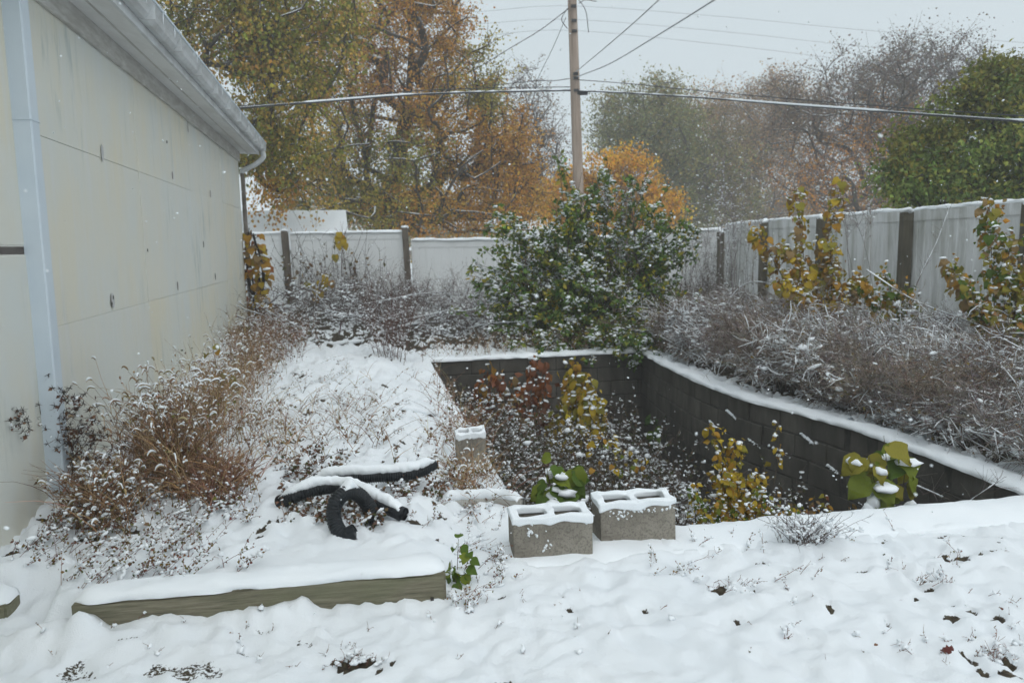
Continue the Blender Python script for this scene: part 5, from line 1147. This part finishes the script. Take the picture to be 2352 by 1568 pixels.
# fallen leaves on the front snow
def fallen(label, px, py, size, col, kind=2, ang=None, tilt=.5):
    p = on_g(px, py); p[2] += .022; d = np.array([[math.cos(ang or rnd.uniform(0, 6)), math.sin(ang or 1.), .12]]); M = frames(d, np.array([[.1, -.5, 1.]]))[0]*size
    me = heart_mesh('fallen_leaf', col, kind); o = bpy.data.objects.new('fallen_leaf', me); COL.objects.link(o); mt = Matrix.Identity(4)
    for i in range(3):
        for j in range(3): mt[i][j] = M[i][j]
        mt[i][3] = p[i]
    o.matrix_world = mt; tag(o, label, 'leaf', 'fallen leaves on the snow')
fallen('red-brown lobed leaf lying on the snow at the lower right', 2190, 1508, .045, (.13, .035, .028), 2, 2.9); fallen('small brown leaf tip standing in the snow right of centre', 2302, 1412, .03, (.14, .05, .03), 1, 1.4)
fallen('tiny rust leaf on the open snow below the right block', 2007, 1494, .022, (.2, .09, .05), 1, .4)
# ------------------------------------------------------------------ brushwood heap at the back left, fallen snowy branches
nb_ = 80; bx = np.stack([U(-4.3, -.6, nb_), U(11.6, 15.6, nb_), np.zeros(nb_)], -1); bx[:, 2] = gbase(bx[:, 0], bx[:, 1])+U(0, .35, nb_)
P = arcs(bx, U(0, 6.28, nb_), U(.6, 1.5, nb_), U(.4, 1.3, nb_), U(.2, 1.2, nb_), 8, .12); P[:, :, 2] = bx[:, 2][:, None]+(P[:, :, 2]-bx[:, 2][:, None])*.4
mb = MB(); mb.strands(P, taper(nb_, 8, U(.006, .014, nb_), .003), jit((.10, .08, .07), nb_), 5); T, ti = twigs(P, 14, (.15, .6), .7, .2, 4); mb.strands(T, taper(len(T), 4, .004, .0015), jit((.11, .088, .078), len(T)), 3); T2, _ = twigs(T, 3, (.08, .3), .7, .2, 3); mb.strands(T2, taper(len(T2), 3, .002, .001), jit((.13, .10, .09), len(T2)), 3)
snowtop(mb, P, np.full(nb_, .009), .5, .009); snowtop(mb, T, np.full(len(T), .003), .25, .004)
q, _ = along(T, rng.integers(0, len(T), 1800), U(0, 1, 1800)); blobs(mb, q, U(.008, .028, 1800), .6, mi=1)
tag(mb.build('brushwood', [MT['stem'], MT['snow']], smooth=True), 'heap of grey brushwood and twigs lying before the back fence', None, kind='stuff')
def log(label, pts, r, sn=.04):
    p = np.array(pts); Q = catmull(p, np.linspace(0, len(p)-1, 30)); e = thing('fallen_branch', label, 'branch', p[0], 'snow-covered fallen branches'); rr = np.linspace(r, r*.6, 30); mb = MB(); v, f = sweep(Q, rr, 8); mb.add(v, f); mb.build('wood', MT['bark'], e, True)
    S = Q.copy(); S[:, 2] += rr*.8; th = sn*(.5+.9*fbm(np.stack([np.arange(30)*.5, np.full(30, len(label)*1.)], -1), 2, 3)); th[0] *= .3; th[-1] *= .3; ms = MB(); v, f = sweep(S, th, 8); ms.add(v, f); ms.build('snow_cap', MT['snow'], e, True)
log('thick snow-covered branch lying left in front of the brushwood', [D(585, 792, 11.6), D(640, 780, 11.8), D(700, 771, 12.2)], .05, .055)
log('snow-covered branch arching up to the right across the brushwood', [D(720, 790, 12.), D(850, 770, 12.3), D(950, 745, 12.8), D(1040, 738, 13.4)], .025, .025)
log('thin snowy branch low in front of the brushwood', [D(700, 800, 11.4), D(760, 793, 11.3), D(830, 785, 11.4)], .03, .032)
log('dark curved log half under snow before the back fence', [D(770, 765, 13.5), D(830, 737, 14), D(900, 735, 14.2), D(960, 745, 14)], .06, .035)
log('snow-topped branch leaning left of the second fence post', [D(600, 690, 14.5), D(640, 706, 14.6), D(690, 760, 14.4)], .025, .02)
log('snowy stick at the foot of the second fence panel', [D(930, 752, 14.2), D(990, 730, 14.5), D(1035, 716, 14.8)], .03, .025)
log('flat dark board edge showing in the snow beside the pit', [on_g(900, 948)+np.array([0, 0, .02]), on_g(950, 951)+np.array([0, 0, .02]), on_g(1010, 960)+np.array([0, 0, .02])], .03, .03)
# thin saplings and tall dry stalks before the back fence
for lab, pts, tw_ in (('slim white-frosted sapling with a few yellow leaves before the back fence', [(727, 785, 13.6), (724, 720, 13.6), (733, 660, 13.6), (745, 630, 13.7)], 10), ('taller thin stalk left of the second fence post', [(772, 745, 14.5), (782, 660, 14.5), (786, 560, 14.5), (792, 540, 14.5)], 8)):
    pp_ = np.array([D(*q) for q in pts]); S = catmull(pp_, np.linspace(0, len(pp_)-1, 14))[None]; e = thing('thin_sapling', lab, 'sapling', pp_[0]); mb = MB(); mb.strands(S, taper(1, 14, .016, .006), (.17, .15, .14), 6); mb.build('stem', MT['stem'], e, True)
    T, ti = twigs(S, tw_*4, (.1, .4), .7, .3, 4, .5); m2 = MB(); m2.strands(T, taper(len(T), 4, .004, .002), jit((.14, .10, .09), len(T)), 3); m2.build('twigs', MT['stem'], e, kind='stuff')
    ms = MB(); Q = S.copy(); Q[:, :, 0] -= .01; Q[:, :, 2] += .006; ms.strands(Q, .012*(.4+U(0, 1, (1, 14))), SNOWC, 6); ms.build('snow', MT['snow'], e, True)
    for k in range(9):
        q, tan = along(T, rng.integers(0, len(T), 1), U(.3, 1, 1)); copy_obj(LM[rnd.choice(['amber', 'olive', 'yellow']), 0], 'leaf', e, q[0], frames(np.array([[rnd.uniform(-.4, .4), -.2, -1]]), np.array([[0, -1, .3]]))[0]*.14)
def stalks(label, base_px, n, H, col, name='dry_stalks', sp=(30, 20), per=10, tl=(.1, .4), sn=.5, lean=.15, droop=.2, Y=None, fuzz=0, kind_=None, r=.004, plume=.0):
    b = np.array([D(rnd.gauss(base_px[0], sp[0]), rnd.gauss(base_px[1], sp[1]), (Y or 9)+rnd.uniform(-.2, .2)) for _ in range(n)]); e = thing(name, label, 'weed', b.mean(0))
    P = arcs(b, U(0, 6.28, n), U(H[0], H[1], n), U(0, lean*2, n), U(0, droop, n), 8, .03); mb = MB(); mb.strands(P, taper(n, 8, r, r*.4), jit(col, n), 4)
    T, ti = twigs(P, per, tl, .55, .45, 4, .35 if not plume else plume); mb.strands(T, taper(len(T), 4, r*.5, r*.25), jit(col, len(T)), 3); T2, _ = twigs(T, 3, (tl[0]*.4, tl[1]*.5), .6, .3, 3); mb.strands(T2, taper(len(T2), 3, r*.32, r*.18), jit(col, len(T2)), 3); mb.build('stems', MT['stem'], e, kind='stuff')
    q, _ = along(T2, rng.integers(0, len(T2), int(len(T2)*.5)+1), U(.2, 1, int(len(T2)*.5)+1)); hd = MB(); blobs(hd, q, U(.4, 1., len(q))*r*2.2, .8, jit(np.array(col)*1.3, len(q))); hd.build('seed_heads', MT['stem'], e, kind='stuff')
    k = int(len(T)*sn)
    if k: q, _ = along(T, rng.integers(0, len(T), k), U(0, 1, k)); ms = MB(); blobs(ms, q, U(.6, 1.8, k)*r*2.2, .65); ms.build('snow', MT['snow'], e, True, kind='stuff')
    return e
stalks('tall reddish-brown dry weed standing at the left far corner of the pit', (905, 880), 26, (.7, 1.35), (.12, .065, .05), Y=10.2, sp=(22, 12), per=10)
stalks('thin airy dry weeds before the middle panel of the back fence', (860, 770), 40, (.6, 1.3), (.13, .10, .09), Y=13.5, sp=(70, 12), per=8, sn=.8)
stalks('dry weeds round the foot of the second fence post', (950, 770), 24, (.6, 1.2), (.11, .075, .065), Y=13.2, sp=(40, 12), per=9)
stalks('snow-frosted bent weeds at the left foot of the big bush', (1080, 770), 60, (.5, 1.1), (.17, .145, .135), Y=13., sp=(50, 20), per=10, sn=1.4, lean=.6, droop=.9)
stalks('tall grey plume weed between the bush and the dark corner post', (1670, 730), 10, (1.7, 2.55), (.24, .205, .2), Y=11.4, sp=(22, 10), per=26, tl=(.12, .42), sn=.9, lean=.08, plume=.5)
stalks('dry upright stalks against the fence beside the big bush', (1610, 740), 46, (.9, 1.7), (.15, .125, .115), Y=12.6, sp=(45, 14), per=8, sn=.6, lean=.05)
stalks('frosted plume rising out of the top of the big bush', (1430, 600), 8, (1.0, 1.5), (.25, .23, .225), Y=12., sp=(14, 20), per=26, tl=(.1, .3), sn=1.2, lean=.1, plume=.45)
stalks('faint grey plume weed in front of the right fence', (1960, 700), 7, (1.3, 2.), (.22, .19, .18), Y=10.2, sp=(30, 10), per=24, tl=(.12, .4), sn=.8, lean=.1, plume=.5)
# ------------------------------------------------------------------ snowy brush on the right of the pit
fence_x = lambda y: np.interp(y, [4.4, 16.3], [6.6, 4.45])-.12
CLP = []; CLC = []
BPAL = [(.31, .27, .24), (.23, .195, .17), (.37, .31, .25), (.16, .125, .11), (.29, .255, .24), (.25, .19, .14)]
for k in range(190):                                                   # leaning clumps, each with its own lean, height and colour
    v = rnd.uniform(-.1, 9.2); u = PW+.5+rnd.random()**(.8 if k < 110 else 1.8)*(2.6 if v < 5 else 2.2)
    x, y = uv2w(u, v); x, y = float(x), float(y); n = rnd.randint(6, 17); az = R(rnd.gauss(196, 26)); hh = rnd.uniform(.45, 1.15)*(.55+.45*float(sstep(0, 1.3, u-PW)))*(.75 if v < 2 else 1)*(.8 if u > PW+1.5 else 1)
    v_ = v
    b = np.stack([x+rng.normal(size=n)*.14, y+rng.normal(size=n)*.14, np.full(n, gz(x, y)-.02)], -1)
    CLP.append(arcs(b, az+rng.normal(size=n)*.4, hh*U(.7, 1.25, n), U(.05, .6, n), U(.5, 1.7, n), 9, .08)); CLC += [BPAL[rnd.randrange(6)]]*n
P = np.concatenate(CLP); CLC = np.array(CLC); P[:, :, 0] = np.minimum(P[:, :, 0], fence_x(P[:, :, 1])); pu, pv_ = w2uv(P[:, :, 0], P[:, :, 1]); nP = len(P); lim = PW+.24+bow(pv_); k_ = (pu < lim) & (pv_ < PL); P[:, :, 0] += np.where(k_, (lim-pu)*.85, 0)
mb = MB(); mb.strands(P, taper(nP, 9, U(.003, .0065, nP), .0018), jit(CLC*.75, nP), 4)
T, ti = twigs(P, 13, (.08, .3), .5, .2, 4, .4, 1., .25); mb.strands(T, taper(len(T), 4, .0026, .0012), jit(CLC[ti], len(T)), 3)
T2, t2 = twigs(T, 4, (.03, .12), .7, .15, 3, .2); mb.strands(T2, taper(len(T2), 3, .002, .001), jit(CLC[ti][t2]*1.1, len(T2)), 3)
wet = sstep(.34, .58, vnoise(T[:, 2]*1.6, 4))
kT = rng.random(len(T)) < .7*wet; Q = T[kT].copy(); Q[:, :, 2] += .004; mb.strands(Q, (U(.002, .0065, len(Q))[:, None]*np.array([[.5, 1., .9, .3]])), SNOWC, 4, 1)
snowtop(mb, P, np.full(nP, .004), .10, .005)
i = rng.choice(len(T2), 14000, p=(wet[t2]+.08)/(wet[t2]+.08).sum()); q, _ = along(T2, i, U(0, 1, 14000)); blobs(mb, q, U(.004, .013, 14000), .55, SNOWC, 1)
i = rng.choice(len(T), 1700, p=(wet**2+.02)/(wet**2+.02).sum()); q, _ = along(T, i, U(0, 1, 1700)); blobs(mb, q, U(.012, .045, 1700), .45, SNOWC, 1)
q, tan = along(T, rng.integers(0, len(T), 6000), U(0, 1, 6000)); leaves(mb, q, nrm(rng.normal(size=(6000, 3))+np.array([0, 0, -.5])), U(.015, .045, 6000), jit(pick([(.16, .11, .08), (.22, .15, .10), (.10, .08, .055), (.26, .20, .05)], 6000), 6000), 2)
tag(mb.build('brush_thicket', [MT['stem'], MT['snow'], MT['leaf']], smooth=True), 'thicket of snowy dried weeds between the pit and the right fence', None, kind='stuff')
def cane(label, pts, r=.006, sn=.0075):
    p = np.array([D(*q) for q in pts]); Q = catmull(p, np.linspace(0, len(p)-1, 24)); e = thing('arching_cane', label, 'cane', p[0], 'long snowy canes over the brush'); mb = MB(); mb.strands(Q[None], taper(1, 24, r, r*.4), (.14, .11, .10), 5); mb.build('stem', MT['stem'], e, True)
    S = Q.copy(); S[:, 2] += r; ms = MB(); ms.strands(S[None], (sn*U(.4, 1.2, 24))[None], SNOWC, 6); ms.build('snow_cap', MT['snow'], e, True)
    T, _ = twigs(Q[None], 24, (.06, .25), .6, .2, 3); mt_ = MB(); mt_.strands(T, taper(len(T), 3, r*.3, r*.12), jit((.16, .13, .12), len(T)), 3); mt_.build('twigs', MT['stem'], e, kind='stuff')
cane('long snowy cane sloping down to the right edge below the sapling', [(1990, 620, 8.6), (2100, 690, 8.2), (2230, 740, 7.8), (2380, 800, 7.2)])
cane('snowy cane arching over low at the right edge', [(2120, 760, 7.4), (2200, 800, 7.2), (2290, 830, 7.), (2380, 860, 6.8)])
cane('snowy cane bent over between the bush and the first sapling', [(1650, 730, 10), (1700, 660, 9.8), (1760, 650, 9.6), (1830, 690, 9.4)])
cane('short snowy cane in the lower middle of the brush', [(1850, 840, 7.6), (1950, 830, 7.4), (2060, 850, 7.2), (2160, 880, 7.)])
cane('bare dark cane leaning up against the right fence', [(2085, 700, 9.4), (2120, 620, 9.5), (2150, 560, 9.6), (2180, 480, 9.7)], .007, .004)
cane('snowy twig leaning on the right end of the pit wall', [(2195, 1180, 4.9), (2230, 1150, 4.8), (2265, 1125, 4.7), (2300, 1100, 4.7)], .005, .005)
cane('snowy stick lying along the crack of the bowed wall', [(1990, 1065, 5.7), (2080, 1105, 5.4), (2140, 1130, 5.2), (2165, 1142, 5.1)], .006, .006)
# ------------------------------------------------------------------ weeds filling the pit
def pit_patch(n, us, vs, H, lean=.3):
    u = U(us[0], us[1], n); v = U(vs[0], vs[1], n); x, y = uv2w(u, v); b = np.stack([x, y, pz(u, v)], -1); return arcs(b, U(0, 6.28, n), U(H[0], H[1], n), U(0, lean, n), U(.1, .7, n), 8, .05)
P = np.concatenate([pit_patch(520, (.1, 2.6), (1.0, 6.5), (.45, 1.1)), pit_patch(260, (.12, .9), (1.0, 6.2), (.55, 1.0)), pit_patch(130, (.2, 2.9), (.3, 2.2), (.4, .9)), pit_patch(80, (1.6, 2.6), (4, 6.5), (.3, .6))]); nP = len(P)
mb = MB(); mb.strands(P, taper(nP, 8, .004, .0015), jit(pick([(.10, .075, .06), (.13, .09, .07), (.09, .085, .05)], nP), nP), 4)
T, ti = twigs(P, 10, (.08, .32), .7, .2, 4, .3); mb.strands(T, taper(len(T), 4, .0022, .001), jit(pick([(.13, .10, .085), (.16, .12, .09), (.10, .09, .06)], len(T)), len(T)), 3)
T2, _ = twigs(T, 3, (.04, .13), .7, .2, 3, .2); mb.strands(T2, taper(len(T2), 3, .0013, .0007), jit((.16, .13, .11), len(T2)), 3)
nl = 24000; q, tan = along(T, rng.integers(0, len(T), nl), U(.1, 1, nl)); leaves(mb, q, nrm(rng.normal(size=(nl, 3))+np.array([0, 0, -.3])), U(.015, .05, nl), jit(pick([(.07, .075, .03), (.10, .10, .04), (.12, .085, .05), (.05, .06, .03), (.15, .09, .05)], nl), nl), 2)
nS = 14000; q, _ = along(T, rng.integers(0, len(T), nS), U(.2, 1, nS)); blobs(mb, q, U(.005, .019, nS), .6, SNOWC, 1); nS = 260; q, _ = along(P, rng.integers(0, nP, nS), U(.6, 1, nS)); blobs(mb, q, U(.025, .055, nS), .5, SNOWC, 1)
tag(mb.build('pit_weeds', [MT['stem'], MT['snow'], MT['leaf']], smooth=True), 'snow-dusted dry weeds filling the bottom of the pit', None, kind='stuff')
# ------------------------------------------------------------------ falling snow
n = 2600; y = 1.3+13*rng.random(n)**.8; x = U(-.75, .75, n)*y; z = CAMZ+U(-.62, .42, n)*y; ok = (z > .1); P = np.stack([x, y, z], -1)[ok]
mb = MB(); blobs(mb, P, U(.0014, .0042, len(P)), 1.1); tag(mb.build('falling_snow', MT['snow'], smooth=True), 'fine snowflakes drifting through the air', None, kind='stuff')
# ------------------------------------------------------------------ haze of the snowfall
HZ = MB(); HZ.box((0, 170, 8.4), 1400, 1400, 21.6)
hz = HZ.build('haze', [], None); M = bpy.data.materials.new('haze'); M.use_nodes = True; t = M.node_tree; t.nodes.clear(); o_ = N(t, 'ShaderNodeOutputMaterial'); pv = N(t, 'ShaderNodeVolumePrincipled'); pv.inputs['Color'].default_value = (.985, .99, .995, 1); pv.inputs['Density'].default_value = .0036; pv.inputs['Anisotropy'].default_value = .2
t.links.new(pv.outputs[0], o_.inputs['Volume']); hz.data.materials.append(M); tag(hz, 'thin grey haze of falling snow', None, kind='stuff')
